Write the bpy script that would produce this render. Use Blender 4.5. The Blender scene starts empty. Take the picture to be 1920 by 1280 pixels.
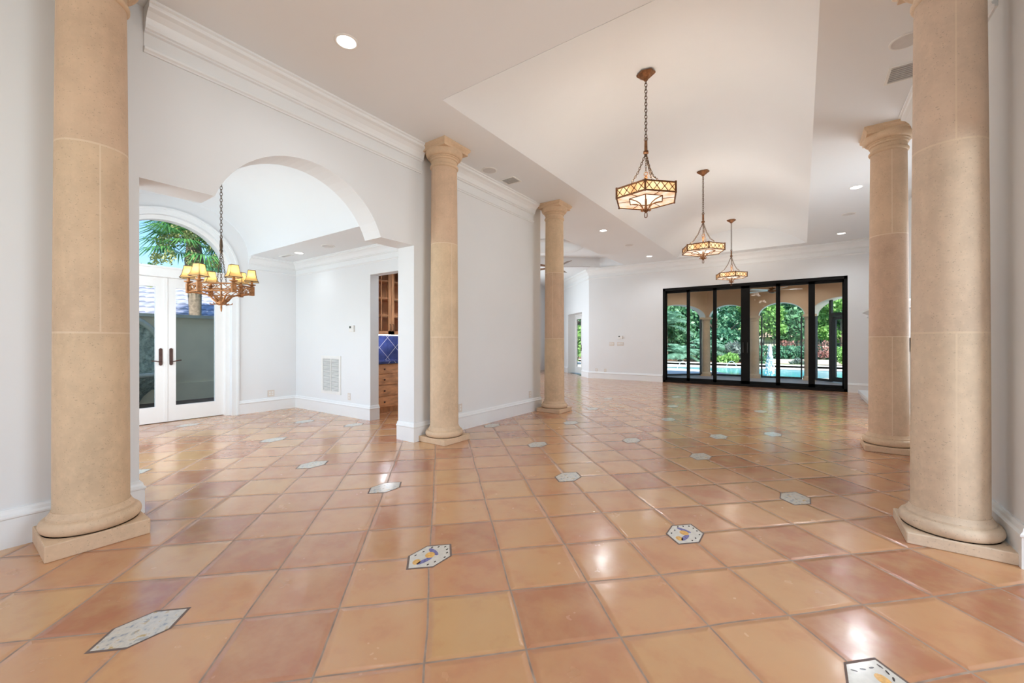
import bpy, bmesh, math, random
from mathutils import Vector, Matrix
random.seed(7)
sc = bpy.context.scene
col = sc.collection
PI = math.pi
R2 = math.sqrt(.5)

# ---------------------------------------------------------------- camera
H = 1.27
YAW = math.radians(35.156)
cam = bpy.data.cameras.new('camera'); camo = bpy.data.objects.new('camera', cam); col.objects.link(camo)
cam.sensor_width = 36.0; cam.lens = 771.0 / 1920.0 * 36.0
cam.clip_start = .05; cam.clip_end = 300
camo.location = (0, 0, H); camo.rotation_euler = (PI / 2, 0, YAW)
sc.camera = camo

# ---------------------------------------------------------------- world, sun, exposure
w = bpy.data.worlds.new('world'); sc.world = w; w.use_nodes = True
wn = w.node_tree.nodes; wl = w.node_tree.links
sky = wn.new('ShaderNodeTexSky'); sky.sky_type = 'NISHITA'; sky.sun_disc = False
sky.sun_elevation = math.radians(52); sky.sun_rotation = math.radians(134); sky.altitude = 10; sky.air_density = 1.2; sky.dust_density = .6
tint = wn.new('ShaderNodeVectorMath'); tint.operation = 'MULTIPLY'; tint.inputs[1].default_value = (.66, .88, 1.12)
wl.new(sky.outputs[0], tint.inputs[0]); wl.new(tint.outputs[0], wn['Background'].inputs[0]); wn['Background'].inputs[1].default_value = .22
sun = bpy.data.lights.new('sun', 'SUN'); suno = bpy.data.objects.new('sun', sun); col.objects.link(suno)
sun.energy = 9.5; sun.angle = math.radians(1.0); sun.color = (1, .95, .86)
suno.rotation_euler = Vector((-.62, .60, -.95)).to_track_quat('-Z', 'Y').to_euler()
vs = sc.view_settings; vs.view_transform = 'Standard'; vs.look = 'None'; vs.gamma = 1; vs.exposure = 0.15; vs.use_curve_mapping = False
sc.cycles.use_denoising = True
sc.cycles.max_bounces = 10; sc.cycles.diffuse_bounces = 5; sc.cycles.glossy_bounces = 4; sc.cycles.transparent_max_bounces = 12
sc.cycles.sample_clamp_indirect = 6.0
sc.cycles.caustics_reflective = False; sc.cycles.caustics_refractive = False

def area(name, loc, direction, sx, sy, power, color=(1, 1, 1)):
    l = bpy.data.lights.new(name, 'AREA'); l.shape = 'RECTANGLE'; l.size = sx; l.size_y = sy; l.energy = power; l.color = color
    o = bpy.data.objects.new(name, l); col.objects.link(o); o.location = loc
    o.rotation_euler = Vector(direction).to_track_quat('-Z', 'Y').to_euler(); return o
# added fill lamps standing in for daylight, in added openings of unseen walls
FILL_TINT = (.80, .91, 1.0)
area('fill_lamp_entry', (-2.1, -3.36, 1.9), (0, 1, 0), 1.9, 2.6, 34, FILL_TINT)
area('fill_lamp_entry', (0.3, -3.36, 1.9), (0, 1, 0), 1.9, 2.6, 36, FILL_TINT)
area('fill_lamp_dining', (-6.2, .36, 1.5), (0, 1, 0), 2.6, 2.0, 88, FILL_TINT)
area('fill_lamp_breakfast', (-9.36, 11.0, 1.7), (1, 0, 0), 4.0, 2.6, 165, FILL_TINT)
area('fill_lamp_foyer', (4.16, 2.2, 1.7), (-1, 0, 0), 2.4, 2.6, 170, FILL_TINT)
area('fill_lamp_alcove', (1.78, 7.6, 1.75), (-1, 0, 0), 1.3, 2.2, 48, FILL_TINT)

# ---------------------------------------------------------------- node helper / materials
class NT:
    def __init__(s, name):
        s.m = bpy.data.materials.new(name); s.m.use_nodes = True
        s.t = s.m.node_tree; s.p = s.t.nodes['Principled BSDF']; s.out = s.t.nodes['Material Output']; s.co = None
    def n(s, kind, props=None, **inp):
        nd = s.t.nodes.new('ShaderNode' + kind)
        for k, v in (props or {}).items(): setattr(nd, k, v)
        for k, v in inp.items():
            key = int(k[1:]) if k[0] == '_' else k.replace('__', ' ')
            s.put(nd.inputs[key], v)
        return nd
    def put(s, sock, v):
        if hasattr(v, 'is_output'): s.t.links.new(v, sock)
        elif hasattr(v, 'outputs'): s.t.links.new(v.outputs[0], sock)
        else: sock.default_value = v
    def ma(s, op, a, b=0.0, c=None, clamp=False):
        nd = s.n('Math', {'operation': op, 'use_clamp': clamp}, _0=a, _1=b)
        if c is not None: s.put(nd.inputs[2], c)
        return nd.outputs[0]
    def obj(s):
        if s.co is None: s.co = s.n('TexCoord').outputs['Object']
        return s.co
    def noise(s, scale, detail=3, rough=.55, vec=None):
        return s.n('TexNoise', Vector=vec if vec is not None else s.obj(), Scale=scale, Detail=detail, Roughness=rough).outputs[0]
    def ramp(s, fac, stops):
        nd = s.n('ValToRGB', _0=fac); e = nd.color_ramp.elements
        while len(e) < len(stops): e.new(.5)
        for x, (p, c) in zip(e, stops): x.position = p; x.color = (*c, 1) if len(c) == 3 else c
        return nd.outputs[0]
    def mix(s, fac, a, b, mode='MIX'):
        nd = s.n('Mix', {'data_type': 'RGBA', 'blend_type': mode})
        s.put(nd.inputs[0], fac)
        for i, v in ((6, a), (7, b)):
            s.put(nd.inputs[i], (*v, 1) if isinstance(v, tuple) and len(v) == 3 else v)
        return nd.outputs[2]
    def bump(s, h, strength=.3, dist=.01):
        b = s.n('Bump', Strength=strength, Distance=dist, Height=h); s.put(s.p.inputs['Normal'], b.outputs[0]); return b
    def set(s, **kw):
        for k, v in kw.items():
            s.put(s.p.inputs[k.replace('__', ' ')], (*v, 1) if isinstance(v, tuple) and len(v) == 3 else v)
        return s

def simple(name, c, rough=.5, metal=0, var=.06, scale=8, bump=0, bscale=60, spec=.5):
    t = NT(name); n = t.noise(scale)
    lo = tuple(max(0, x * (1 - var)) for x in c); hi = tuple(min(1, x * (1 + var)) for x in c)
    t.set(Base__Color=t.ramp(n, [(.3, lo), (.7, hi)]), Roughness=rough, Metallic=metal)
    t.put(t.p.inputs['Specular IOR Level'], spec)
    if bump: t.bump(t.noise(bscale), bump, .004)
    return t.m

def emit(name, c, strength, base=(.8, .8, .8), var=None):
    t = NT(name); t.set(Base__Color=base, Roughness=.4)
    if var:
        n = t.noise(var[0], 2); t.put(t.p.inputs['Emission Color'], t.ramp(n, var[1]))
    else: t.put(t.p.inputs['Emission Color'], (*c, 1))
    t.put(t.p.inputs['Emission Strength'], strength); return t.m

def glass(name, tint=(.98, .99, .985), ior=1.25):
    t = NT(name); t.t.nodes.remove(t.p)
    tr = t.n('BsdfTransparent', Color=(*tint, 1)); gl = t.n('BsdfGlossy', Roughness=.0)
    fr = t.n('Fresnel', IOR=ior); bf = t.n('NewGeometry').outputs['Backfacing']
    mx = t.n('MixShader', _0=t.ma('MULTIPLY', fr.outputs[0], t.ma('SUBTRACT', 1.0, bf)), _1=tr.outputs[0], _2=gl.outputs[0])
    t.t.links.new(mx.outputs[0], t.out.inputs[0]); return t.m

M = {}
M['wall'] = simple('wall_paint', (.775, .785, .79), .55, 0, .012, 1.2, .05, 90, .3)
M['ceil'] = simple('ceiling_paint', (.80, .82, .835), .6, 0, .01, 1.0, .04, 80, .3)
M['trim'] = simple('trim_paint', (.81, .82, .82), .38, 0, .008, 3)
M['door_white'] = simple('white_door_paint', (.84, .83, .81), .35, 0, .01, 3)
M['black'] = simple('black_aluminium', (.006, .0055, .005), .55, 0, .1, 5, 0, 60, .15)
M['screen_metal'] = simple('bronze_screen_frame', (.028, .027, .025), .45, .3, .1, 5)
M['plate'] = simple('almond_plastic', (.70, .63, .56), .4, 0, .02, 20)
M['plastic'] = simple('white_plastic', (.80, .79, .76), .35, 0, .02, 20)
M['grey_grille'] = simple('grey_grille', (.62, .60, .58), .5, 0, .03, 20)
M['vent_dark'] = simple('vent_shadow_metal', (.36, .35, .34), .6, 0, .05, 20)
M['lcd'] = simple('display_screen', (.08, .09, .08), .2, 0, .05, 20)
M['bronze'] = simple('antique_bronze', (.22, .10, .045), .45, .7, .35, 25, .1, 90)
M['rust'] = simple('rusted_gilt_iron', (.36, .16, .06), .5, .55, .35, 30, .15, 90)
M['chain'] = simple('dark_chain_iron', (.13, .085, .055), .45, .8, .2, 30)
M['handle'] = simple('oil_rubbed_bronze', (.10, .055, .045), .4, .7, .2, 20)
M['lens'] = emit('lamp_lens', (1, .97, .92), 5)
M['diffuser'] = emit('white_lamp_glass', (1, .91, .74), .95)
M['amber'] = emit('amber_art_glass', (1, .7, .35), 1.0, (.6, .4, .2), (7, [(.30, (.72, .34, .13)), (.48, (.95, .60, .28)), (.60, (1, .80, .46)), (.74, (1, .95, .78))]))
M['pinkglass'] = emit('rose_art_glass', (1, .8, .6), .85, (.6, .45, .35), (9, [(.30, (.70, .38, .20)), (.5, (.95, .70, .50)), (.72, (1, .93, .84))]))
M['glass'] = glass('clear_glass')
M['glass_dark'] = glass('patio_glass', (.965, .985, .975), 1.22)

def shade_mat():
    t = NT('amber_lamp_shade'); t.t.nodes.remove(t.p)
    d = t.n('BsdfDiffuse', Color=(.66, .44, .20, 1)); tl = t.n('BsdfTranslucent', Color=(.98, .74, .36, 1))
    a = t.n('MixShader', _0=.65, _1=d.outputs[0], _2=tl.outputs[0])
    t.t.links.new(a.outputs[0], t.out.inputs[0]); return t.m
M['shade'] = shade_mat()

def stone_mat(name, tint, joints):
    t = NT(name); o = t.obj(); sx = t.n('SeparateXYZ', _0=o)
    x, y, z = sx.outputs[0], sx.outputs[1], sx.outputs[2]
    n1 = t.noise(3.2, 5, .6); n2 = t.noise(26, 4, .65)
    c = t.ramp(n1, [(.28, tuple(v * .86 for v in tint)), (.5, tint), (.72, tuple(min(1, v * 1.13) for v in tint))])
    c = t.mix(t.ma('MULTIPLY', t.ramp(n2, [(.46, (0, 0, 0)), (.7, (1, 1, 1))]), .35), c, tuple(min(1, v * 1.22) for v in tint))
    # small pits
    st = t.n('Mapping', Vector=o, Scale=(1, 1, 1.0))
    v = t.n('TexVoronoi', {'feature': 'F1'}, Vector=st.outputs[0], Scale=90.0, Randomness=1.0)
    pick = t.noise(60, 1)
    pit = t.ma('MULTIPLY', t.ma('LESS_THAN', v.outputs['Distance'], .28), t.ma('GREATER_THAN', pick, .58))
    v2 = t.n('TexVoronoi', {'feature': 'F1'}, Vector=t.n('Mapping', Vector=o, Scale=(1, 1, 2.2)).outputs[0], Scale=17.0)
    pit2 = t.ma('MULTIPLY', t.ma('LESS_THAN', v2.outputs['Distance'], .13), t.ma('GREATER_THAN', t.noise(9, 1), .56))
    pit = t.ma('MAXIMUM', pit, pit2)
    c = t.mix(t.ma('MULTIPLY', pit, .42), c, tuple(v * .5 for v in tint))
    h = t.ma('SUBTRACT', t.ma('MULTIPLY', n2, .4), t.ma('MULTIPLY', pit, 1.0))
    if joints:
        z1, z2 = joints
        d1 = t.ma('GREATER_THAN', z, z1); d2 = t.ma('GREATER_THAN', z, z2)
        mid = t.ma('SUBTRACT', d1, d2)
        hz = t.ma('MINIMUM', t.ma('ABSOLUTE', t.ma('SUBTRACT', z, z1)), t.ma('ABSOLUTE', t.ma('SUBTRACT', z, z2)))
        hz = t.ma('LESS_THAN', hz, .006)
        va = t.ma('MULTIPLY', t.ma('LESS_THAN', t.ma('ABSOLUTE', y), .0042), t.ma('SUBTRACT', 1.0, mid))
        vb = t.ma('MULTIPLY', t.ma('LESS_THAN', t.ma('ABSOLUTE', x), .0042), mid)
        j = t.ma('MAXIMUM', hz, t.ma('MAXIMUM', va, vb))
        idx = t.ma('ADD', d1, t.ma('MULTIPLY', d2, 2.0))
        rnd = t.n('ObjectInfo').outputs['Random']
        wn_ = t.n('TexWhiteNoise', {'noise_dimensions': '2D'}, Vector=t.n('CombineXYZ', _0=idx, _1=rnd).outputs[0])
        hs = t.n('HueSaturation', Hue=t.n('MapRange', _0=wn_.outputs[0], _3=.488, _4=.508).outputs[0], Saturation=.95,
                 Value=t.n('MapRange', _0=wn_.outputs[0], _3=.95, _4=1.05).outputs[0], Color=c)
        c = t.mix(t.ma('MULTIPLY', j, .55), hs.outputs[0], (.76, .62, .46))
        h = t.ma('ADD', h, t.ma('MULTIPLY', j, -.6))
    t.set(Base__Color=c, Roughness=.62); t.put(t.p.inputs['Specular IOR Level'], .3)
    t.bump(h, .35, .004); return t.m
M['stone'] = stone_mat('cast_limestone', (.60, .425, .275), (1.325, 2.505))
M['stone_plain'] = stone_mat('cast_limestone_blocks', (.62, .445, .295), None)
M['patio_stone'] = stone_mat('patio_column_stone', (.68, .48, .31), None)

def floor_mat():
    t = NT('saltillo_tile_floor'); o = t.obj(); wob = t.n('TexNoise', Vector=o, Scale=2.3, Detail=1.0)
    off = t.n('VectorMath', {'operation': 'SCALE'}, _0=t.n('VectorMath', {'operation': 'SUBTRACT'}, _0=wob.outputs[1], _1=(.5, .5, .5)).outputs[0])
    off.inputs['Scale'].default_value = .022
    p = t.n('VectorMath', {'operation': 'ADD'}, _0=o, _1=off.outputs[0]).outputs[0]
    sx = t.n('SeparateXYZ', _0=p); x, y = sx.outputs[0], sx.outputs[1]
    k = t.ma('DIVIDE', t.ma('SUBTRACT', t.ma('MULTIPLY', t.ma('SUBTRACT', y, x), R2), 1.662), .4100)
    j = t.ma('DIVIDE', t.ma('ADD', t.ma('MULTIPLY', t.ma('ADD', y, x), R2), .062), .4133)
    fk, fj = t.ma('FRACT', k), t.ma('FRACT', j)
    idv = t.n('CombineXYZ', _0=t.ma('FLOOR', k), _1=t.ma('FLOOR', j)).outputs[0]
    wnz = t.n('TexWhiteNoise', {'noise_dimensions': '2D'}, Vector=idv); r0 = wnz.outputs[0]
    rc = t.n('SeparateXYZ', _0=wnz.outputs[1]); ra, rb, rg = rc.outputs[0], rc.outputs[1], rc.outputs[2]
    ek = t.ma('MINIMUM', fk, t.ma('SUBTRACT', 1.0, fk)); ej = t.ma('MINIMUM', fj, t.ma('SUBTRACT', 1.0, fj))
    e = t.ma('MINIMUM', ek, ej)                                        # distance to the nearest joint, in tiles
    fine = t.noise(55, 2); e = t.ma('ADD', e, t.ma('MULTIPLY', t.ma('SUBTRACT', fine, .5), .006))
    grout = t.n('MapRange', {'interpolation_type': 'SMOOTHSTEP'}, _0=e, _1=.0085, _2=.0135, _3=1.0, _4=0.0).outputs[0]
    tone = t.ramp(r0, [(0, (.40, .150, .075)), (.16, (.47, .205, .105)), (.42, (.56, .275, .135)), (.68, (.60, .315, .15)), (.86, (.58, .33, .145)), (1, (.53, .24, .125))])
    loc = t.n('VectorMath', {'operation': 'ADD'}, _0=o, _1=t.n('VectorMath', {'operation': 'SCALE'}, _0=idv).outputs[0]).outputs[0]
    cl = t.noise(4.5, 4, .6, loc)
    c = t.mix(t.ma('MULTIPLY', t.ramp(cl, [(.40, (0, 0, 0)), (.72, (1, 1, 1))]), .55), tone, (.60, .36, .17))
    c = t.mix(t.ma('MULTIPLY', t.ramp(cl, [(.26, (1, 1, 1)), (.48, (0, 0, 0))]), .45), c, (.46, .175, .095))
    edge = t.n('MapRange', {'interpolation_type': 'SMOOTHSTEP'}, _0=e, _1=.01, _2=.09, _3=.35, _4=0.0).outputs[0]
    c = t.mix(edge, c, (.50, .21, .11))
    st = t.ma('GREATER_THAN', t.noise(42, 1), .76)
    gc = t.ramp(t.noise(12, 2), [(.3, (.26, .18, .135)), (.7, (.42, .31, .235))])
    c = t.mix(grout, c, gc)
    rough = t.n('MapRange', _0=t.noise(6, 3, .6), _1=.3, _2=.7, _3=.13, _4=.28).outputs[0]
    t.set(Base__Color=c, Roughness=t.mix(grout, rough, (.7, .7, .7)))
    t.put(t.p.inputs['Specular IOR Level'], .55); t.put(t.p.inputs['Coat Weight'], t.ma('MULTIPLY', t.ma('SUBTRACT', 1.0, grout), .5)); t.put(t.p.inputs['Coat Roughness'], t.n('MapRange', _0=t.noise(7, 3, .6), _1=.3, _2=.7, _3=.12, _4=.24).outputs[0]); t.put(t.p.inputs['Coat IOR'], 1.6)
    pil = t.n('MapRange', {'interpolation_type': 'SMOOTHSTEP'}, _0=e, _1=.004, _2=.075, _3=0.0, _4=1.0).outputs[0]
    tilt = t.ma('ADD', t.ma('MULTIPLY', t.ma('SUBTRACT', ra, .5), fk), t.ma('MULTIPLY', t.ma('SUBTRACT', rb, .5), fj))
    h = t.ma('ADD', t.ma('MULTIPLY', pil, .0042), t.ma('MULTIPLY', tilt, .0042))
    h = t.ma('ADD', h, t.ma('MULTIPLY', t.noise(5, 2, .5, loc), .0036))
    h = t.ma('ADD', h, t.ma('MULTIPLY', t.noise(30, 2), .00035))
    t.bump(h, 1.0, 1.0); return t.m
M['floor'] = floor_mat()
M['grout'] = simple('grey_grout', (.17, .12, .10), .75, 0, .1, 20)
M['glaze'] = simple('cream_glaze', (.66, .63, .57), .16, 0, .08, 30)
M['glaze_old'] = None
def glaze_old():
    t = NT('worn_painted_glaze'); n = t.noise(24, 3); n2 = t.noise(17, 3)
    c = t.ramp(n, [(.30, (.20, .25, .34)), (.42, (.56, .54, .49)), (.56, (.64, .60, .53)), (.68, (.52, .38, .18))])
    c = t.mix(t.ma('MULTIPLY', t.ma('GREATER_THAN', n2, .62), .5), c, (.25, .27, .28))
    t.set(Base__Color=c, Roughness=.16); return t.m
M['glaze_old'] = glaze_old()
M['blue'] = simple('cobalt_paint', (.16, .16, .36), .18, 0, .35, 60)
M['ochre'] = simple('ochre_paint', (.74, .42, .12), .2, 0, .2, 60)
M['ink'] = simple('dark_ink_dots', (.035, .03, .03), .2, 0, .1, 60)

def wood_mat(name, c, stretch):
    t = NT(name); mp = t.n('Mapping', Vector=t.obj(), Scale=stretch)
    n = t.n('TexNoise', Vector=mp.outputs[0], Scale=14, Detail=5, Roughness=.6).outputs[0]
    t.set(Base__Color=t.ramp(n, [(.3, tuple(v * .62 for v in c)), (.5, c), (.7, tuple(min(1, v * 1.25) for v in c))]), Roughness=.38)
    return t.m
M['cherry'] = wood_mat('cherry_wood', (.66, .33, .16), (1, .25, 1))
M['cherry_v'] = wood_mat('cherry_wood_upright', (.66, .33, .16), (1, 1, .2))
M['blade'] = wood_mat('walnut_blade', (.22, .12, .065), (.2, 1, 1))

def diamond_tile():
    t = NT('blue_diamond_tile'); sx = t.n('SeparateXYZ', _0=t.obj()); y, z = sx.outputs[1], sx.outputs[2]
    a = t.ma('MULTIPLY', t.ma('ADD', y, z), 2.6); b = t.ma('MULTIPLY', t.ma('SUBTRACT', y, z), 2.6)
    fa, fb = t.ma('FRACT', a), t.ma('FRACT', b)
    g = t.ma('MAXIMUM', t.ma('LESS_THAN', fa, .03), t.ma('LESS_THAN', fb, .03))
    c = t.ramp(t.noise(6), [(.3, (.018, .03, .12)), (.7, (.045, .065, .22))])
    t.set(Base__Color=t.mix(g, c, (.48, .46, .52)), Roughness=.15); return t.m
M['blue_tile'] = diamond_tile()

# outdoor materials
M['deck'] = simple('pale_pool_deck', (.66, .66, .63), .75, 0, .06, 3, .1, 60)
M['patio_tile'] = simple('patio_pavers', (.42, .33, .27), .45, 0, .18, 5, .1, 20)
M['mulch'] = simple('brown_mulch', (.20, .10, .055), .9, 0, .5, 9, .4, 40)
M['lawn'] = simple('mown_lawn', (.13, .22, .06), .9, 0, .4, 6, .4, 60)
M['stucco_tan'] = simple('tan_stucco', (.64, .415, .265), .85, 0, .05, 2, .1, 60)
M['stucco_pale'] = simple('pale_arch_trim', (.72, .68, .60), .8, 0, .03, 3)
M['stucco_grey'] = simple('olive_grey_stucco', (.80, .73, .54), .85, 0, .06, 2, .1, 60)
M['stucco_house'] = simple('cream_house_stucco', (.68, .63, .55), .85, 0, .04, 2)
M['fence'] = simple('black_iron_fence', (.03, .035, .03), .6, .3, .1, 5)
M['bark'] = simple('grey_brown_bark', (.16, .115, .085), .9, 0, .35, 14, .6, 30)
M['palm_bark'] = simple('palm_bark', (.22, .17, .13), .9, 0, .35, 12, .6, 24)
M['cap'] = simple('wall_cap_stone', (.52, .54, .46), .7, 0, .06, 6)
M['carved'] = None
def carved():
    t = NT('carved_green_stone'); n = t.n('TexVoronoi', {'feature': 'SMOOTH_F1'}, Vector=t.obj(), Scale=9.0).outputs[0]
    n2 = t.noise(14, 4, .6)
    t.set(Base__Color=t.ramp(n2, [(.3, (.16, .21, .175)), (.7, (.50, .56, .47))]), Roughness=.8)
    t.bump(t.ma('ADD', n, t.ma('MULTIPLY', n2, .6)), 1.0, .05); return t.m
M['carved'] = carved()
def roof_mat(name, c1, c2):
    t = NT(name); sx = t.n('SeparateXYZ', _0=t.obj()); x, y, z = sx.outputs
    row = t.ma('MULTIPLY', z, 5.0); fr = t.ma('FRACT', row)
    wave = t.ma('SINE', t.ma('ADD', t.ma('MULTIPLY', t.ma('ADD', y, x), 22.0), t.ma('MULTIPLY', t.ma('FLOOR', row), 1.3)))
    n = t.noise(3, 3)
    c = t.ramp(n, [(.3, c1), (.7, c2)])
    seam = t.ma('LESS_THAN', t.ma('ADD', fr, t.ma('MULTIPLY', wave, .10)), .22)
    t.set(Base__Color=t.mix(t.ma('MULTIPLY', seam, .8), c, tuple(v * .45 for v in c1)), Roughness=.75)
    t.bump(t.ma('ADD', fr, t.ma('MULTIPLY', wave, .5)), .6, .05); return t.m
M['roof_blue'] = roof_mat('slate_blue_roof_tile', (.26, .28, .38), (.40, .42, .53))
M['roof_clay'] = roof_mat('clay_roof_tile', (.50, .36, .25), (.66, .52, .40))

def leaf_mat(name, a, b, trans=.35):
    t = NT(name); t.t.nodes.remove(t.p)
    g = t.n('NewGeometry').outputs['Random Per Island']
    c = t.ramp(g, [(0, a), (.5, tuple((p + q) / 2 for p, q in zip(a, b))), (1, b)])
    d = t.n('BsdfDiffuse', Color=c); tl = t.n('BsdfTranslucent', Color=c); gl = t.n('BsdfGlossy', Roughness=.45, Color=(.5, .55, .5, 1))
    m1 = t.n('MixShader', _0=trans, _1=d.outputs[0], _2=tl.outputs[0]); m2 = t.n('MixShader', _0=.06, _1=m1.outputs[0], _2=gl.outputs[0])
    t.t.links.new(m2.outputs[0], t.out.inputs[0]); return t.m
M['leaf_oak'] = leaf_mat('oak_leaves', (.08, .21, .11), (.19, .42, .20))
M['leaf_dark'] = leaf_mat('dark_leaves', (.07, .22, .14), (.16, .40, .24))
M['leaf_lime'] = leaf_mat('lime_leaves', (.16, .36, .08), (.34, .58, .17))
M['leaf_blue'] = leaf_mat('blue_green_fronds', (.16, .37, .26), (.36, .60, .45))
M['leaf_palm'] = leaf_mat('palm_fronds', (.04, .15, .05), (.13, .33, .10))
M['leaf_silver'] = leaf_mat('silver_leaves', (.16, .22, .20), (.30, .36, .33))
M['leaf_yellow'] = leaf_mat('palm_flowers', (.40, .42, .14), (.58, .60, .28))
M['flower'] = leaf_mat('coral_flowers', (.52, .22, .19), (.70, .42, .38))

def water_mat():
    t = NT('pool_water'); n = t.noise(2.2, 3); n2 = t.noise(7, 3)
    t.set(Base__Color=t.ramp(n, [(.3, (.02, .42, .55)), (.7, (.06, .58, .68))]), Roughness=.05)
    t.bump(n2, .25, .02); return t.m
M['water'] = water_mat()
def spray_mat():
    t = NT('fountain_spray'); t.t.nodes.remove(t.p)
    tr = t.n('BsdfTransparent'); d = t.n('BsdfDiffuse', Color=(.86, .95, .98, 1)); tl = t.n('BsdfTranslucent', Color=(.86, .95, .98, 1))
    m1 = t.n('MixShader', _0=.5, _1=d.outputs[0], _2=tl.outputs[0]); m2 = t.n('MixShader', _0=.9, _1=tr.outputs[0], _2=m1.outputs[0])
    t.t.links.new(m2.outputs[0], t.out.inputs[0]); return t.m
M['spray'] = spray_mat()

# ---------------------------------------------------------------- geometry helpers
class MB:
    def __init__(s): s.v = []; s.f = []; s.mi = []; s.sm = []
    def add(s, vs_, fs, mi=0, smooth=False):
        b = len(s.v); s.v += [tuple(v) for v in vs_]
        for f in fs: s.f.append([i + b for i in f]); s.mi.append(mi); s.sm.append(smooth)
        return s
    def box(s, x0, y0, z0, x1, y1, z1, mi=0):
        if x0 > x1: x0, x1 = x1, x0
        if y0 > y1: y0, y1 = y1, y0
        if z0 > z1: z0, z1 = z1, z0
        return s.add([(x0, y0, z0), (x1, y0, z0), (x1, y1, z0), (x0, y1, z0), (x0, y0, z1), (x1, y0, z1), (x1, y1, z1), (x0, y1, z1)],
                     [(3, 2, 1, 0), (4, 5, 6, 7), (0, 1, 5, 4), (1, 2, 6, 5), (2, 3, 7, 6), (3, 0, 4, 7)], mi)
    def prism(s, pts, fn, d0, d1, mi=0, smooth_from=None):
        """pts: 2D outline; fn(p, d) -> 3D"""
        n = len(pts)
        v = [fn(p, d0) for p in pts] + [fn(p, d1) for p in pts]
        s.add(v, [list(range(n))[::-1], list(range(n, 2 * n))] + [(i, (i + 1) % n, (i + 1) % n + n, i + n) for i in range(n)], mi); return s
    def lathe(s, prof, n=40, c=(0, 0, 0), mi=0, smooth=True, flat_angle=None):
        v = []; f = []
        for r, z in prof:
            for i in range(n):
                a = 2 * PI * i / n; v.append((c[0] + r * math.cos(a), c[1] + r * math.sin(a), c[2] + z))
        for k in range(len(prof) - 1):
            for i in range(n):
                f.append((k * n + i, k * n + (i + 1) % n, (k + 1) * n + (i + 1) % n, (k + 1) * n + i))
        f.append(list(range(n))[::-1]); f.append(list(range((len(prof) - 1) * n, len(prof) * n)))
        return s.add(v, f, mi, smooth)
    def tube(s, pts, r, n=6, mi=0, closed=False, smooth=True):
        pts = [Vector(p) for p in pts]; m = len(pts); rs = r if isinstance(r, (list, tuple)) else [r] * m
        v = []; f = []; up = None
        for i, p in enumerate(pts):
            if closed: d = pts[(i + 1) % m] - pts[i - 1]
            else: d = pts[min(i + 1, m - 1)] - pts[max(i - 1, 0)]
            if d.length < 1e-9: d = Vector((0, 0, 1))
            d.normalize()
            if up is None: up = d.orthogonal().normalized()
            up = (up - d * up.dot(d))
            if up.length < 1e-6: up = d.orthogonal()
            up.normalize(); bi = d.cross(up)
            for k in range(n):
                a = 2 * PI * k / n; v.append(p + (up * math.cos(a) + bi * math.sin(a)) * rs[i])
        for i in range(m if closed else m - 1):
            for k in range(n):
                a, b = i * n + k, i * n + (k + 1) % n; c2, d2 = ((i + 1) % m) * n + (k + 1) % n, ((i + 1) % m) * n + k
                f.append((a, b, c2, d2))
        if not closed: f.append(list(range(n))[::-1]); f.append(list(range((m - 1) * n, m * n)))
        return s.add(v, f, mi, smooth)
    def sphere(s, c, r, n=12, mi=0, sc3=(1, 1, 1)):
        pr = [(max(1e-4, r * math.sin(PI * i / n)), -r * math.cos(PI * i / n)) for i in range(n + 1)]
        b = len(s.v); s.lathe(pr, n * 2, (0, 0, 0), mi)
        for i in range(b, len(s.v)):
            x, y, z = s.v[i]; s.v[i] = (c[0] + x * sc3[0], c[1] + y * sc3[1], c[2] + z * sc3[2])
        return s
    def build(s, name, mats, parent=None, loc=None, rotz=0, bevel=0):
        me = bpy.data.meshes.new(name); me.from_pydata(s.v, [], s.f)
        if not isinstance(mats, (list, tuple)): mats = [mats]
        for m in mats: me.materials.append(m)
        me.polygons.foreach_set('material_index', s.mi); me.polygons.foreach_set('use_smooth', s.sm); me.update()
        bm = bmesh.new(); bm.from_mesh(me); bmesh.ops.recalc_face_normals(bm, faces=bm.faces); bm.to_mesh(me); bm.free()
        o = bpy.data.objects.new(name, me); col.objects.link(o)
        if parent is not None: o.parent = parent
        if loc is not None: o.location = loc
        o.rotation_euler.z = rotz
        if bevel:
            b = o.modifiers.new('bevel', 'BEVEL'); b.width = bevel; b.segments = 2; b.limit_method = 'ANGLE'; b.angle_limit = math.radians(40)
        if any(s.sm):
            try: me.set_sharp_from_angle(angle=math.radians(38))
            except Exception: pass
        return o

def tag(o, label, cat, group=None, kind=None):
    o['label'] = label; o['category'] = cat
    if group: o['group'] = group
    if kind: o['kind'] = kind
    return o
def thing(name, label, cat, loc=(0, 0, 0), rotz=0, group=None, kind=None):
    o = bpy.data.objects.new(name, None); col.objects.link(o); o.location = loc; o.rotation_euler.z = rotz; o.empty_display_size = .1
    return tag(o, label, cat, group, kind)
def struct(o, label, cat): return tag(o, label, cat, None, 'structure')
def copy_tree(o, parent=None):
    c = o.copy(); col.objects.link(c)
    if parent is not None: c.parent = parent
    for ch in list(o.children): copy_tree(ch, c)
    return c
def lamp(name, kind, loc, power, color, parent=None, radius=.05, direction=None, spot=None, blend=.6):
    l = bpy.data.lights.new(name, kind); l.energy = power; l.color = color; l.shadow_soft_size = radius
    if kind == 'SPOT': l.spot_size = spot; l.spot_blend = blend
    o = bpy.data.objects.new(name, l); col.objects.link(o); o.location = loc
    if parent is not None: o.parent = parent
    if direction: o.rotation_euler = Vector(direction).to_track_quat('-Z', 'Y').to_euler()
    return o

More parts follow.
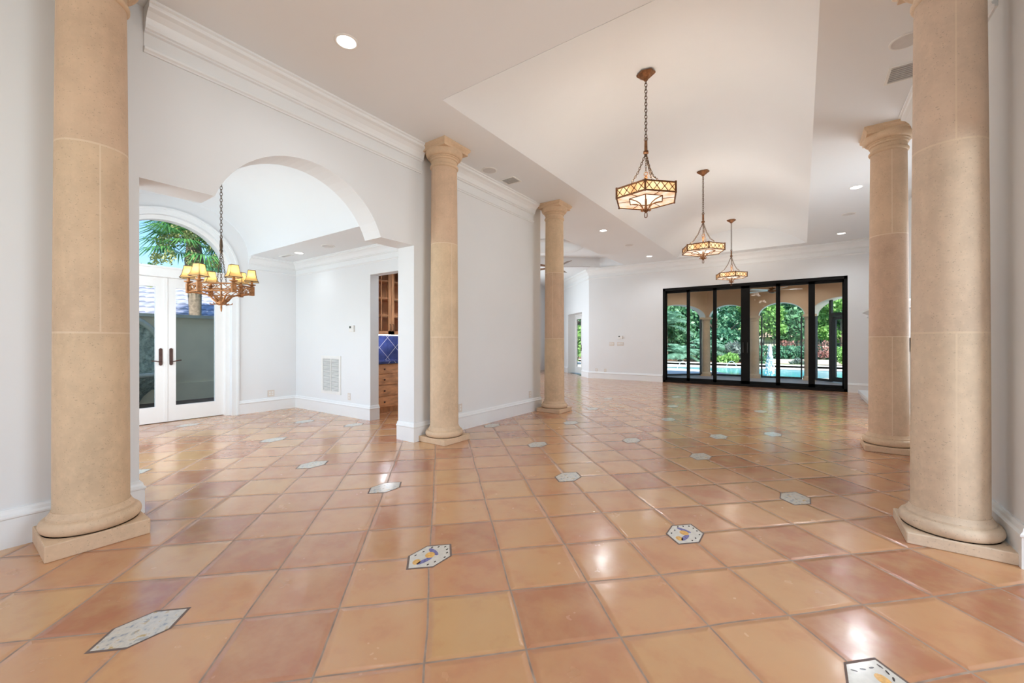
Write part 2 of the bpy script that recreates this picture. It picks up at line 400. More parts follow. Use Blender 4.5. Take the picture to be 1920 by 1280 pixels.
def sweep(mb, path, prof, mi=0, side=1, ext=(0, 0)):
    """moulding: path of 2D points; prof of (offset to the left of travel, z); mitred corners"""
    P = [Vector(p) for p in path]; n = len(P); rings = []
    for i in range(n):
        d0 = (P[i] - P[i - 1]).normalized() if i else None
        d1 = (P[i + 1] - P[i]).normalized() if i < n - 1 else None
        if d0 is None: nn = Vector((-d1.y, d1.x)); sc_ = 1
        elif d1 is None: nn = Vector((-d0.y, d0.x)); sc_ = 1
        else:
            n0, n1 = Vector((-d0.y, d0.x)), Vector((-d1.y, d1.x)); nn = (n0 + n1).normalized(); sc_ = 1 / max(.2, nn.dot(n0))
        rings.append([(P[i].x + nn.x * o * side * sc_, P[i].y + nn.y * o * side * sc_, z) for o, z in prof])
    m = len(prof); v = [p for r in rings for p in r]; f = []
    for i in range(n - 1):
        for k in range(m): f.append((i * m + k, i * m + (k + 1) % m, (i + 1) * m + (k + 1) % m, (i + 1) * m + k))
    f.append(list(range(m))[::-1]); f.append(list(range((n - 1) * m, n * m)))
    mb.add(v, f, mi); return mb

BASE_PROF = [(0, 0), (.026, 0), (.026, .175), (.034, .182), (.034, .192), (.022, .205), (.018, .222), (.010, .235), (0, .235)]
ZC = 3.76
def crown_prof(zc, s=1.0):
    pr = [(0, -.335), (.014, -.335), (.014, -.322), (.026, -.312), (.030, -.298), (.016, -.292), (.010, -.290), (.010, -.190), (.030, -.184), (.030, -.170),
          (.044, -.164), (.048, -.150), (.050, -.138), (.066, -.100), (.098, -.064), (.128, -.050), (.134, -.040), (.134, -.026), (.150, -.018), (.150, 0), (0, 0)]
    return [(o * s, zc + z * s) for o, z in pr]

# ---------------------------------------------------------------- floor
fl = MB()
fl.add([(x, y, 0) for x, y in [(-4.35, -3.6), (4.3, -3.6), (4.3, 13.35), (-6.1, 13.35), (-9.5, 16.75), (-9.5, 6.75), (-6.75, 6.75), (-6.75, 4.3), (-8.26, 4.3), (-8.26, .2), (-4.35, .2)]],
       [list(range(11))])
floor = struct(fl.build('floor', M['floor']), 'terracotta saltillo tile floor laid diagonally through the rooms', 'floor')
for v in floor.data.polygons: pass
# painted ceramic inserts let into tile corners (parts of the floor)
A0, SA, B0, SB = 1.662, .4100, -.062, .4133
def ab(a, b): return ((b - a) * R2, (a + b) * R2)
def hexmesh(h, z):
    p = [(-h, -h), (0.02, -h), (h, -.02), (h, h), (-.02, h), (-h, .02)]
    return [(*ab(a, b), z) for a, b in p]
def ell(mb, a, b, ra, rb, rot, z, mi, n=18):
    ps = []
    for i in range(n):
        t = 2 * PI * i / n; x, y = ra * math.cos(t), rb * math.sin(t)
        ps.append((*ab(a + x * math.cos(rot) - y * math.sin(rot), b + x * math.sin(rot) + y * math.cos(rot)), z))
    mb.add(ps, [list(range(n))], mi)
def insert_mesh(kind):
    m = MB(); m.add(hexmesh(.128, .0006), [list(range(6))], 0); m.add(hexmesh(.116, .0012), [list(range(6))], 1)
    if kind == 0:
        ell(m, .045, .02, .050, .018, -.5, .0016, 2); ell(m, -.05, -.03, .055, .016, .9, .0016, 2)
        ell(m, .01, .0, .034, .028, .3, .0018, 3); ell(m, -.055, -.075, .03, .022, .3, .0016, 3)
        for a, b in [(.095, .09), (.06, .1), (.02, .1), (.1, .05), (.1, .01), (-.03, .085), (.055, -.04), (.02, -.085), (-.07, .03), (-.095, -.01)]:
            ell(m, a, b, .010, .005, .6, .0017, 4, 8)
    if kind == 1:
        ell(m, -.02, -.03, .045, .026, .8, .0016, 2); ell(m, .03, .045, .03, .022, .1, .0016, 3); ell(m, -.07, -.085, .025, .018, .1, .0016, 3)
        for k in range(7): ell(m, .085 - .03 * k, .1 - .012 * k * k * .3, .013, .004, .4 * k, .0017, 4, 8)
        for k in range(3): ell(m, .085, .06 - .04 * k, .004, .012, .3 * k, .0017, 4, 8)
    return m
ins_obj = []
for kind in (0, 1, 2):
    mats = [M['grout'], M['glaze'] if kind < 2 else M['glaze_old'], M['blue'], M['ochre'], M['ink']]
    ins_obj.append((insert_mesh(kind), mats))
spots = [(2, 0, 0), (1, -3, 2), (2, 4, 0), (3, 7, 2), (5, -1, 2), (5, 3, 2), (7, -3, 2), (6, 7, 2), (8, 6, 2), (8, 3, 2), (8, 9, 2), (8, 11, 2), (-1, 4, 1), (7, -7, 2), (13, -5, 2),
         (12, -3, 2), (11, 5, 2), (11, 9, 2), (11, 2, 2), (14, 7, 2), (14, 11, 2), (12, 14, 2), (17, 9, 2), (17, 13, 2), (13, -9, 2), (10, -5, 2)]
cache = {}
for k, j, kind in spots:
    if kind not in cache:
        mb, mats = ins_obj[kind]; o = mb.build('tile_insert', mats, floor); cache[kind] = o
    else: o = cache[kind].copy(); col.objects.link(o)
    x, y = ab(A0 + SA * k, B0 + SB * j); o.location = (x, y, 0)
    o['label'] = 'cream painted ceramic insert'

# ---------------------------------------------------------------- walls
XL, XR, TH = -4.01, 1.03, .305
def arch_pts(yc, half, z0, rise, n=24):
    R = (half * half + rise * rise) / (2 * rise); zc = z0 + rise - R; a = math.asin(half / R)
    return [(yc + R * math.sin(t), zc + R * math.cos(t)) for t in [a - 2 * a * i / n for i in range(n + 1)]]
def side_wall(name, x0, x1, y0, y1, label):
    arch = arch_pts(2.21, .83, 2.485, .585)
    pts = [(y0, 0), (.90, 0), (.90, 2.485)] + arch[::-1] + [(3.54, 2.485), (3.54, 0), (y1, 0), (y1, ZC), (y0, ZC)]
    return struct(MB().prism(pts, lambda p, d: (d, p[0], p[1]), x0, x1).build(name, M['wall']), label, 'wall')
side_wall('wall_left', XL - TH, XL, -3.45, 6.62, 'white plaster wall with wide arched opening behind the left columns')
side_wall('wall_right', XR, XR + TH, -3.45, 6.25, 'white plaster wall with opening behind the right columns')

def wall_with_holes(name, fn, u0, u1, z1, holes, d0, d1, label, mat_=None, z0=0):
    """rectangular holes (ua, ub, za, zb) sorted by ua, not overlapping in u"""
    mb = MB(); u = u0
    def slab(a, b, za, zb):
        if b - a > 1e-4 and zb - za > 1e-4: mb.prism([(a, za), (b, za), (b, zb), (a, zb)], fn, d0, d1)
    for a, b, za, zb in holes:
        slab(u, a, z0, z1); slab(a, b, z0, za); slab(a, b, zb, z1); u = b
    slab(u, u1, z0, z1)
    return struct(mb.build(name, mat_ or M['wall']), label, 'wall')
fx = lambda p, d: (p[0], d, p[1])       # wall along x
fy = lambda p, d: (d, p[0], p[1])       # wall along y
YB = 13.26
DX0, DX1, DZ = -3.56, .945, 2.926
wall_with_holes('wall_back', fx, -6.06, 1.95, ZC, [(DX0, DX1, 0, DZ)], YB, YB + .22, 'white far wall around the black sliding glass doors')
wall_with_holes('wall_front', fx, -4.3, 4.3, ZC, [(-3.1, -1.1, .5, 3.25), (-.7, 1.3, .5, 3.25)], -3.6, -3.42, 'white wall with two added window openings behind the camera')
# diagonal wall of the breakfast room
def fdiag(p, d): return (-6.06 - R2 * p[0] + R2 * d, YB + R2 * p[0] + R2 * d, p[1])
wall_with_holes('wall_diagonal', fdiag, 0, 4.8, ZC, [(.72, 2.37, 0, 2.35)], 0, .36, 'white angled wall with a recessed glazed door past the second left column')
wall_with_holes('wall_breakfast', fy, 6.6, 16.7, ZC, [(9.0, 13.0, .4, 3.0)], -9.6, -9.4, 'white breakfast room wall with an added wide window opening')
wall_with_holes('wall_pantry_back', fx, -9.6, -4.315, ZC, [], 6.62, 6.75, 'white wall between pantry and breakfast room')
# dining room
wall_with_holes('wall_dining_back', fx, -8.26, -4.315, 3.76, [(-5.68, -4.55, 0, 2.345)], 4.1, 4.26, 'white dining room wall with return grille and pantry doorway')
wall_with_holes('wall_dining_front', fx, -8.26, -4.315, 3.76, [(-7.5, -4.9, .5, 2.5)], .17, .33, 'white dining room wall with an added window opening')
dy0, dy1, yc = 1.30, 3.00, 2.15
ell_arch = [(yc + .85 * math.cos(t), 2.44 + .78 * math.sin(t)) for t in [PI * i / 32 for i in range(33)]]
pts = [(.17, 0), (dy0, 0)] + ell_arch[::-1] + [(dy1, 0), (4.26, 0), (4.26, 3.76), (.17, 3.76)]
struct(MB().prism(pts, fy, -8.26, -8.0).build('wall_dining_left', M['wall']), 'white dining room wall around the arched french doors', 'wall')
# pantry
wall_with_holes('wall_pantry', fy, 4.26, 6.62, ZC, [], -6.75, -6.65, 'pantry wall tiled in cobalt blue diamonds', M['blue_tile'])
# alcove right of the far right column, foyer
wall_with_holes('wall_alcove', fy, 6.25, 13.48, ZC, [(6.95, 8.25, .65, 2.85)], 1.80, 1.95, 'white wall behind the fireplace')
wall_with_holes('wall_alcove_end', fx, 1.335, 4.3, ZC, [], 6.10, 6.25, 'white wall beside the far right column')
wall_with_holes('wall_foyer', fy, -3.6, 6.55, ZC, [(1.0, 3.4, .3, 3.1)], 4.18, 4.3, 'white foyer wall with an added window opening')

# ---------------------------------------------------------------- ceilings
cm = MB()
VX0, VX1, VY0, VY1 = -3.03, .11, 3.05, 12.78
def cbox(x0, y0, x1, y1, z=ZC, t=.08): cm.box(x0, y0, z, x1, y1, z + t)
cbox(-4.32, -3.6, 4.3, VY0); cbox(-4.32, VY0, VX0, VY1); cbox(VX1, VY0, 4.3, VY1); cbox(-4.32, VY1, 4.3, 13.5)
struct(cm.build('ceiling', M['ceil']), 'flat white ceiling around the vaulted tray', 'ceiling')
# barrel vault
vm = MB(); rise = .60; half = (VX1 - VX0) / 2; xc = (VX0 + VX1) / 2
va = arch_pts(xc, half, ZC, rise, 48)
n = len(va)
vm.add([(x, VY0, z) for x, z in va] + [(x, VY1, z) for x, z in va], [(i, i + 1, n + i + 1, n + i) for i in range(n - 1)], 0, True)
vm.add([(x, VY0 + .004, z) for x, z in va], [list(range(n))]); vm.add([(x, VY1 - .004, z) for x, z in va], [list(range(n))])
vm.add([(x, VY0, z + .12) for x, z in va] + [(x, VY1, z + .12) for x, z in va], [(i, i + 1, n + i + 1, n + i) for i in range(n - 1)], 0, True)
struct(vm.build('ceiling_vault', M['ceil']), 'white barrel vaulted tray the three lanterns hang from', 'ceiling')
# breakfast room ceiling with faceted recess
fold = [(-4.72, 7.4), (-4.72, 13.02), (-5.56, 13.02), (-7.9, 10.9), (-7.9, 9.2), (-6.3, 7.4)]
bc = MB()
outer = [(-4.32, 6.6), (-4.32, 13.5), (-5.56, 16.8), (-9.6, 16.8), (-9.6, 9.2), (-9.6, 6.6)]
for i in range(6):
    j = (i + 1) % 6
    bc.add([(*outer[i], ZC), (*outer[j], ZC), (*fold[j], ZC), (*fold[i], ZC)], [(0, 1, 2, 3)])
    bc.add([(*fold[i], ZC), (*fold[j], ZC), (*fold[j], ZC + .32), (*fold[i], ZC + .32)], [(0, 1, 2, 3)])
bc.add([(*p, ZC + .32) for p in fold], [list(range(6))])
struct(bc.build('ceiling_breakfast', M['ceil']), 'white breakfast room ceiling with a faceted recess', 'ceiling')
md = MB().lathe([(.62, 0), (.95, 0), (.95, -.03), (.90, -.06), (.66, -.06), (.62, -.03)], 48)
struct(md.build('trim_1', M['trim'], None, (-6.05, 10.6, ZC + .32)), 'round white medallion in the breakfast ceiling recess', 'medallion')
# dining ceiling: soffits and vault
DZC = 2.78
dm = MB(); dm.box(-8.0, .33, DZC, -4.315, 1.17, DZC + .05); dm.box(-8.0, 3.255, DZC, -4.315, 4.1, DZC + .05)
struct(dm.build('ceiling_dining', M['ceil']), 'white flat dining room ceiling on both sides of its vault', 'ceiling')
dv = MB(); ea = [(2.2125 + 1.0425 * math.cos(t), DZC + .74 * math.sin(t)) for t in [PI * i / 40 for i in range(41)]]
n = len(ea); dv.add([(-8.0, y, z) for y, z in ea] + [(-4.315, y, z) for y, z in ea], [(i, i + 1, n + i + 1, n + i) for i in range(n - 1)], 0, True)
struct(dv.build('ceiling_dining_vault', M['ceil']), 'white barrel vault over the dining room', 'ceiling')
struct(MB().box(-9.6, 4.26, 2.9, -4.315, 6.62, 2.98).build('ceiling_pantry', M['ceil']), 'white pantry ceiling', 'ceiling')
roofm = MB().box(-9.8, -3.8, 4.55, 4.5, 13.6, 4.75)
struct(roofm.build('roof_deck', M['ceil']), 'roof slab above the rooms', 'roof')

# ---------------------------------------------------------------- trims
tn = [1]
def trim(path, prof, label, side=1, cat='crown moulding'):
    tn[0] += 1; return struct(sweep(MB(), path, prof, 0, side).build('trim_%d' % tn[0], M['trim']), label, cat)
CP = crown_prof(ZC)
trim([(XL, .925), (XL, 3.66)], CP, 'white crown moulding over the arched opening', -1)
trim([(XL, 3.98), (XL, 6.36)], CP, 'white crown moulding between the left columns', -1)
trim([(XR, .925), (XR, 3.6)], CP, 'white crown moulding over the right opening', 1)
trim([(XR, 3.95), (XR, 6.2)], CP, 'white crown moulding between the right columns', 1)
trim([(1.80, YB), (-6.06, YB), (-9.0, YB + 2.94)], CP, 'white crown moulding along the far wall', 1)
trim([(-4.32, 4.1), (-8.0, 4.1), (-8.0, 3.262)], crown_prof(DZC, .75), 'white crown moulding around the dining room', 1)
def baseb(name, path, label, side=1):
    return struct(sweep(MB(), path, BASE_PROF, 0, side).build(name, M['trim']), label, 'baseboard')
baseb('baseboard_left', [(XL, -3.4), (XL, .90), (XL - TH, .90)], 'white baseboard behind the near left column', -1)
baseb('baseboard_left_arch', [(XL - TH, 3.54), (XL, 3.54), (XL, 6.62)], 'white baseboard behind the two far left columns', -1)
baseb('baseboard_right', [(XR, -3.4), (XR, .90), (XR + TH, .90)], 'white baseboard at the near right', 1)
baseb('baseboard_right_arch', [(XR + TH, 3.54), (XR, 3.54), (XR, 6.25)], 'white baseboard behind the big right column', 1)
baseb('baseboard_back_left', [(DX0, YB), (-6.06, YB), (-6.06 - R2 * .72, YB + R2 * .72)], 'white baseboard left of the sliding doors', 1)
baseb('baseboard_back_right', [(1.80, YB), (DX1, YB)], 'white baseboard right of the sliding doors', 1)
baseb('baseboard_diagonal', [(-6.06 - R2 * 2.37, YB + R2 * 2.37), (-6.06 - R2 * 4.5, YB + R2 * 4.5)], 'white baseboard on the angled wall', 1)
baseb('baseboard_dining', [(-5.68, 4.26), (-5.68, 4.1), (-8.0, 4.1), (-8.0, 3.1)], 'white baseboard round the dining room corner', 1)
baseb('baseboard_dining_near', [(-8.0, 1.2), (-8.0, .33), (-4.4, .33)], 'white baseboard on the near dining wall', 1)

# ---------------------------------------------------------------- stone columns
M['stone_daylit'] = stone_mat('daylit_cast_limestone', (.645, .50, .365), (1.325, 2.505)); M['stone_daylit_plain'] = stone_mat('daylit_cast_limestone_blocks', (.665, .525, .39), None)  # lighter limestone copy: daylight on the near right column put into its colour
def column(x, y, rz, label, plz=.075, ms='stone', mp='stone_plain'):
    t = thing('stone_column', label, 'column', (x, y, 0), 0, 'limestone columns along the hall', 'thing')
    MB().box(-.235, -.235, 0, .235, .235, plz).build('plinth', M[mp], t, bevel=.006)
    pr = [(.225, plz)] + [(.205 + .034 * math.cos(a), plz + .040 + .040 * math.sin(a)) for a in [-PI / 2 + PI * i / 12 for i in range(13)]]
    pr += [(.204, plz + .092), (.198, plz + .098), (.190, plz + .112), (.184, plz + .125)]
    MB().lathe(pr, 64).build('base_moulding', M[mp], t)
    z0 = plz + .12; zs = []
    for i in range(41):
        u = i / 40; z = z0 + (3.60 - z0) * u
        r = .180 - .018 * u ** 1.6
        zs.append((r, z))
    MB().lathe(zs, 72).build('shaft', M[ms], t, None, rz)
    pr = [(.162, 3.47), (.172, 3.474), (.180, 3.486), (.180, 3.500), (.172, 3.512), (.164, 3.518), (.164, 3.560), (.176, 3.566), (.178, 3.578), (.178, 3.586), (.190, 3.592), (.190, 3.604)]
    pr += [(.190 + .045 * math.sin(a), 3.604 + .075 * (1 - math.cos(a))) for a in [PI / 2 * i / 8 for i in range(1, 9)]]
    MB().lathe(pr, 64).build('capital', M[mp], t)
    mb = MB(); mb.box(-.215, -.215, 3.678, .215, .215, 3.705)
    q = [(.215, 3.705), (.222, 3.712), (.236, 3.728), (.240, 3.735), (.240, ZC)]
    for (a, za), (b, zb) in zip(q, q[1:]):
        mb.add([(-a, -a, za), (a, -a, za), (a, a, za), (-a, a, za), (-b, -b, zb), (b, -b, zb), (b, b, zb), (-b, b, zb)],
               [(0, 1, 5, 4), (1, 2, 6, 5), (2, 3, 7, 6), (3, 0, 4, 7), (4, 5, 6, 7)])
    mb.build('abacus', M[mp], t)
    return t
R_ = math.radians
column(-3.765, .615, R_(-88), 'tall limestone column nearest on the left, with a seam in its middle drum', .098)
column(-3.765, 3.83, R_(-103), 'limestone column between the arched opening and the plain wall panel', .07)
column(-3.70, 6.60, R_(20), 'slender-looking limestone column at the far end of the left wall', .07)
column(.775, 3.785, R_(-91), 'large limestone column close by on the right, daylight painted into its colour', .07, 'stone_daylit', 'stone_daylit_plain')
column(.835, 6.50, R_(-87), 'limestone column seen just behind the big right one, near the fireplace', .07)

# ---------------------------------------------------------------- black sliding glass doors
sd = thing('door_2', 'black framed wall of six sliding glass panels onto the pool patio', 'sliding door', (0, 0, 0), 0, None, 'structure')
fm = MB(); YD = YB + .08
fm.box(DX0, YD - .06, 0, DX1, YD + .10, .07); fm.box(DX0, YD - .06, DZ - .08, DX1, YD + .10, DZ)
fm.box(DX0, YD - .06, 0, DX0 + .07, YD + .10, DZ); fm.box(DX1 - .07, YD - .06, 0, DX1, YD + .10, DZ)
fm.build('door_frame', M['black'], sd)
edges = [DX0 + .05, -2.83, -2.09, -1.303, -.526, .216, DX1 - .05]
for i in range(6):
    a, b = edges[i], edges[i + 1]; yo = YD + (.0 if i in (2, 3) else .03 if i in (1, 4) else .06)
    s0 = .05 if i != 3 else .11; s1 = .05 if i != 2 else .11
    if i == 4: s1 = .07
    if i == 5: s0 = .07
    m = MB(); m.box(a, yo - .02, .04, a + s0, yo + .02, DZ - .04); m.box(b - s1, yo - .02, .04, b, yo + .02, DZ - .04)
    m.box(a, yo - .02, .04, b, yo + .02, .15); m.box(a, yo - .02, DZ - .15, b, yo + .02, DZ - .04)
    pnl = m.build('sliding_panel', M['black'], sd)
    MB().box(a + s0 - .005, yo - .004, .145, b - s1 + .005, yo + .004, DZ - .145).build('glass_pane', M['glass_dark'], pnl)
    if i in (2, 3):
        hx = b - .055 if i == 2 else a + .055
        MB().box(hx - .012, yo - .05, .95, hx + .012, yo - .02, 1.25).build('pull_handle', M['screen_metal'], pnl, bevel=.004)

# ---------------------------------------------------------------- french doors with fanlight (dining room)
fd = thing('door_1', 'white arched french doors with fanlight in the dining room', 'french doors', (0, 0, 0), 0, None, 'structure')
XD = -8.19
cs = MB()       # casing that follows the arch
ins = [(dy1, 0)] + [(yc + .85 * math.cos(t), 2.44 + .78 * math.sin(t)) for t in [PI * i / 40 for i in range(41)]] + [(dy0, 0)]
def offs(k): return [(dy1 + k, 0)] + [(yc + (.85 + k) * math.cos(t), 2.44 + (.78 + k) * math.sin(t)) for t in [PI * i / 40 for i in range(41)]] + [(dy0 - k, 0)]
def band(mb, ia, ob, x0, x1):
    n = len(ia)
    v = [(x0, *p) for p in ia] + [(x0, *p) for p in ob] + [(x1, *p) for p in ia] + [(x1, *p) for p in ob]
    f = []
    for i in range(n - 1):
        f += [(i, i + 1, n + i + 1, n + i), (2 * n + i, 3 * n + i, 3 * n + i + 1, 2 * n + i + 1), (i, 2 * n + i, 2 * n + i + 1, i + 1), (n + i, n + i + 1, 3 * n + i + 1, 3 * n + i)]
    f += [(0, n, 3 * n, 2 * n), (n - 1, 3 * n - 1, 4 * n - 1, 2 * n - 1)]
    mb.add(v, f)
band(cs, offs(0), offs(.105), -8.0, -7.985); band(cs, offs(.075), offs(.105), -7.985, -7.968)
cs.build('casing', M['trim'], fd)
fr = MB(); band(fr, offs(-.06), offs(0.0), -8.23, -8.08); fr.box(-8.23, dy0, 2.27, -8.06, dy1, 2.42); fr.box(-8.055, dy0 + .02, 2.40, -8.03, dy1 - .02, 2.43)
fr.build('door_frame', M['door_white'], fd)
fan = [(yc + .80 * math.cos(t), 2.41 + .76 * math.sin(t)) for t in [PI * i / 40 for i in range(41)]]
MB().prism(fan, fy, -8.165, -8.157).build('fanlight_pane', M['glass'], fd)
for side, (ya, yb) in enumerate(((dy0 + .06, yc - .003), (yc + .003, dy1 - .06))):
    st = .125; m = MB()
    m.box(XD - .022, ya, .01, XD + .022, ya + st, 2.268); m.box(XD - .022, yb - st, .01, XD + .022, yb, 2.268)
    m.box(XD - .022, ya + st, .01, XD + .022, yb - st, .255); m.box(XD - .022, ya + st, 2.12, XD + .022, yb - st, 2.268)
    lf = m.build('door_leaf', M['door_white'], fd)
    MB().box(XD - .004, ya + st - .006, .25, XD + .004, yb - st + .006, 2.125).build('glass_pane', M['glass'], lf)
    hy = (yb - .062) if side == 0 else (ya + .062); sg = -1 if side == 0 else 1
    h = MB(); pl = []
    for i in range(24):
        t = 2 * PI * i / 24; pl.append((hy + .022 * math.cos(t), 1.03 + (.11 if math.sin(t) > 0 else -.11) + .025 * math.sin(t)))
    h.prism(pl, fy, XD + .022, XD + .034)
    h.tube([(XD + .03, hy, .955), (XD + .075, hy, .955), (XD + .078, hy + sg * .03, .957), (XD + .076, hy + sg * .075, .968), (XD + .07, hy + sg * .12, .972)], .0085, 8)
    h.build('lever_handle', M['handle'], lf)
MB().box(XD - .05, yc - .022, .01, XD + .03, yc + .022, 2.27).build('astragal', M['door_white'], fd)

# white glazed door in the angled wall
gd = thing('door_3', 'white glazed door recessed in the angled wall', 'door', (0, 0, 0), 0, None, 'structure')
def dbox(mb, u0, u1, z0, z1, d0, d1): mb.prism([(u0, z0), (u1, z0), (u1, z1), (u0, z1)], fdiag, d0, d1)
m = MB(); d0, d1 = .30, .34
dbox(m, .72, .77, 0, 2.35, .29, .36); dbox(m, 2.32, 2.37, 0, 2.35, .29, .36); dbox(m, .77, 2.32, 2.29, 2.35, .29, .36); m.build('door_frame', M['door_white'], gd)
for pa, pb, hp in ((.775, 1.543, 1.47), (1.547, 2.315, 1.62)):
    m = MB(); dbox(m, pa, pa + .12, .01, 2.285, d0, d1); dbox(m, pb - .12, pb, .01, 2.285, d0, d1); dbox(m, pa + .12, pb - .12, .01, .26, d0, d1); dbox(m, pa + .12, pb - .12, 2.16, 2.285, d0, d1)
    lf = m.build('door_leaf', M['door_white'], gd)
    m = MB(); dbox(m, pa + .115, pb - .115, .25, 2.17, .318, .322); m.build('glass_pane', M['glass'], lf)
    m = MB(); dbox(m, hp - .015, hp + .015, .90, 1.14, .285, .30); dbox(m, hp - .008, hp + .10, .99, 1.01, .245, .26); dbox(m, hp - .008, hp + .008, .99, 1.01, .26, .285); m.build('lever_handle', M['handle'], lf)

# window frames added around the unseen openings of the fill lamps
def window(n, x0, x1, y0, y1, z0, z1, along, label):
    m = MB(); f = .06
    if along == 'x':
        for a, b, c, d in ((x0, x1, z0, z0 + f), (x0, x1, z1 - f, z1), (x0, x0 + f, z0, z1), (x1 - f, x1, z0, z1), ((x0 + x1) / 2 - .02, (x0 + x1) / 2 + .02, z0, z1)): m.box(a, y0, c, b, y1, d)
    else:
        for a, b, c, d in ((y0, y1, z0, z0 + f), (y0, y1, z1 - f, z1), (y0, y0 + f, z0, z1), (y1 - f, y1, z0, z1), ((y0 + y1) / 2 - .02, (y0 + y1) / 2 + .02, z0, z1)): m.box(x0, a, c, x1, b, d)
    struct(m.build('window_%d' % n, M['door_white']), label, 'window')
window(1, -3.1, -1.1, -3.56, -3.50, .5, 3.25, 'x', 'added white window frame behind the camera on the dining side')
window(2, -.7, 1.3, -3.56, -3.50, .5, 3.25, 'x', 'added white window frame behind the camera on the foyer side')
window(3, -7.5, -4.9, .22, .28, .5, 2.5, 'x', 'added white window frame at the unseen dining room side')
window(4, -9.55, -9.48, 9.0, 13.0, .4, 3.0, 'y', 'added white window frame in the unseen breakfast room wall')
window(5, 4.21, 4.27, 1.0, 3.4, .3, 3.1, 'y', 'added white window frame in the unseen foyer wall')
window(6, 1.83, 1.89, 6.95, 8.25, .65, 2.85, 'y', 'added white alcove window frame hidden behind the right columns')

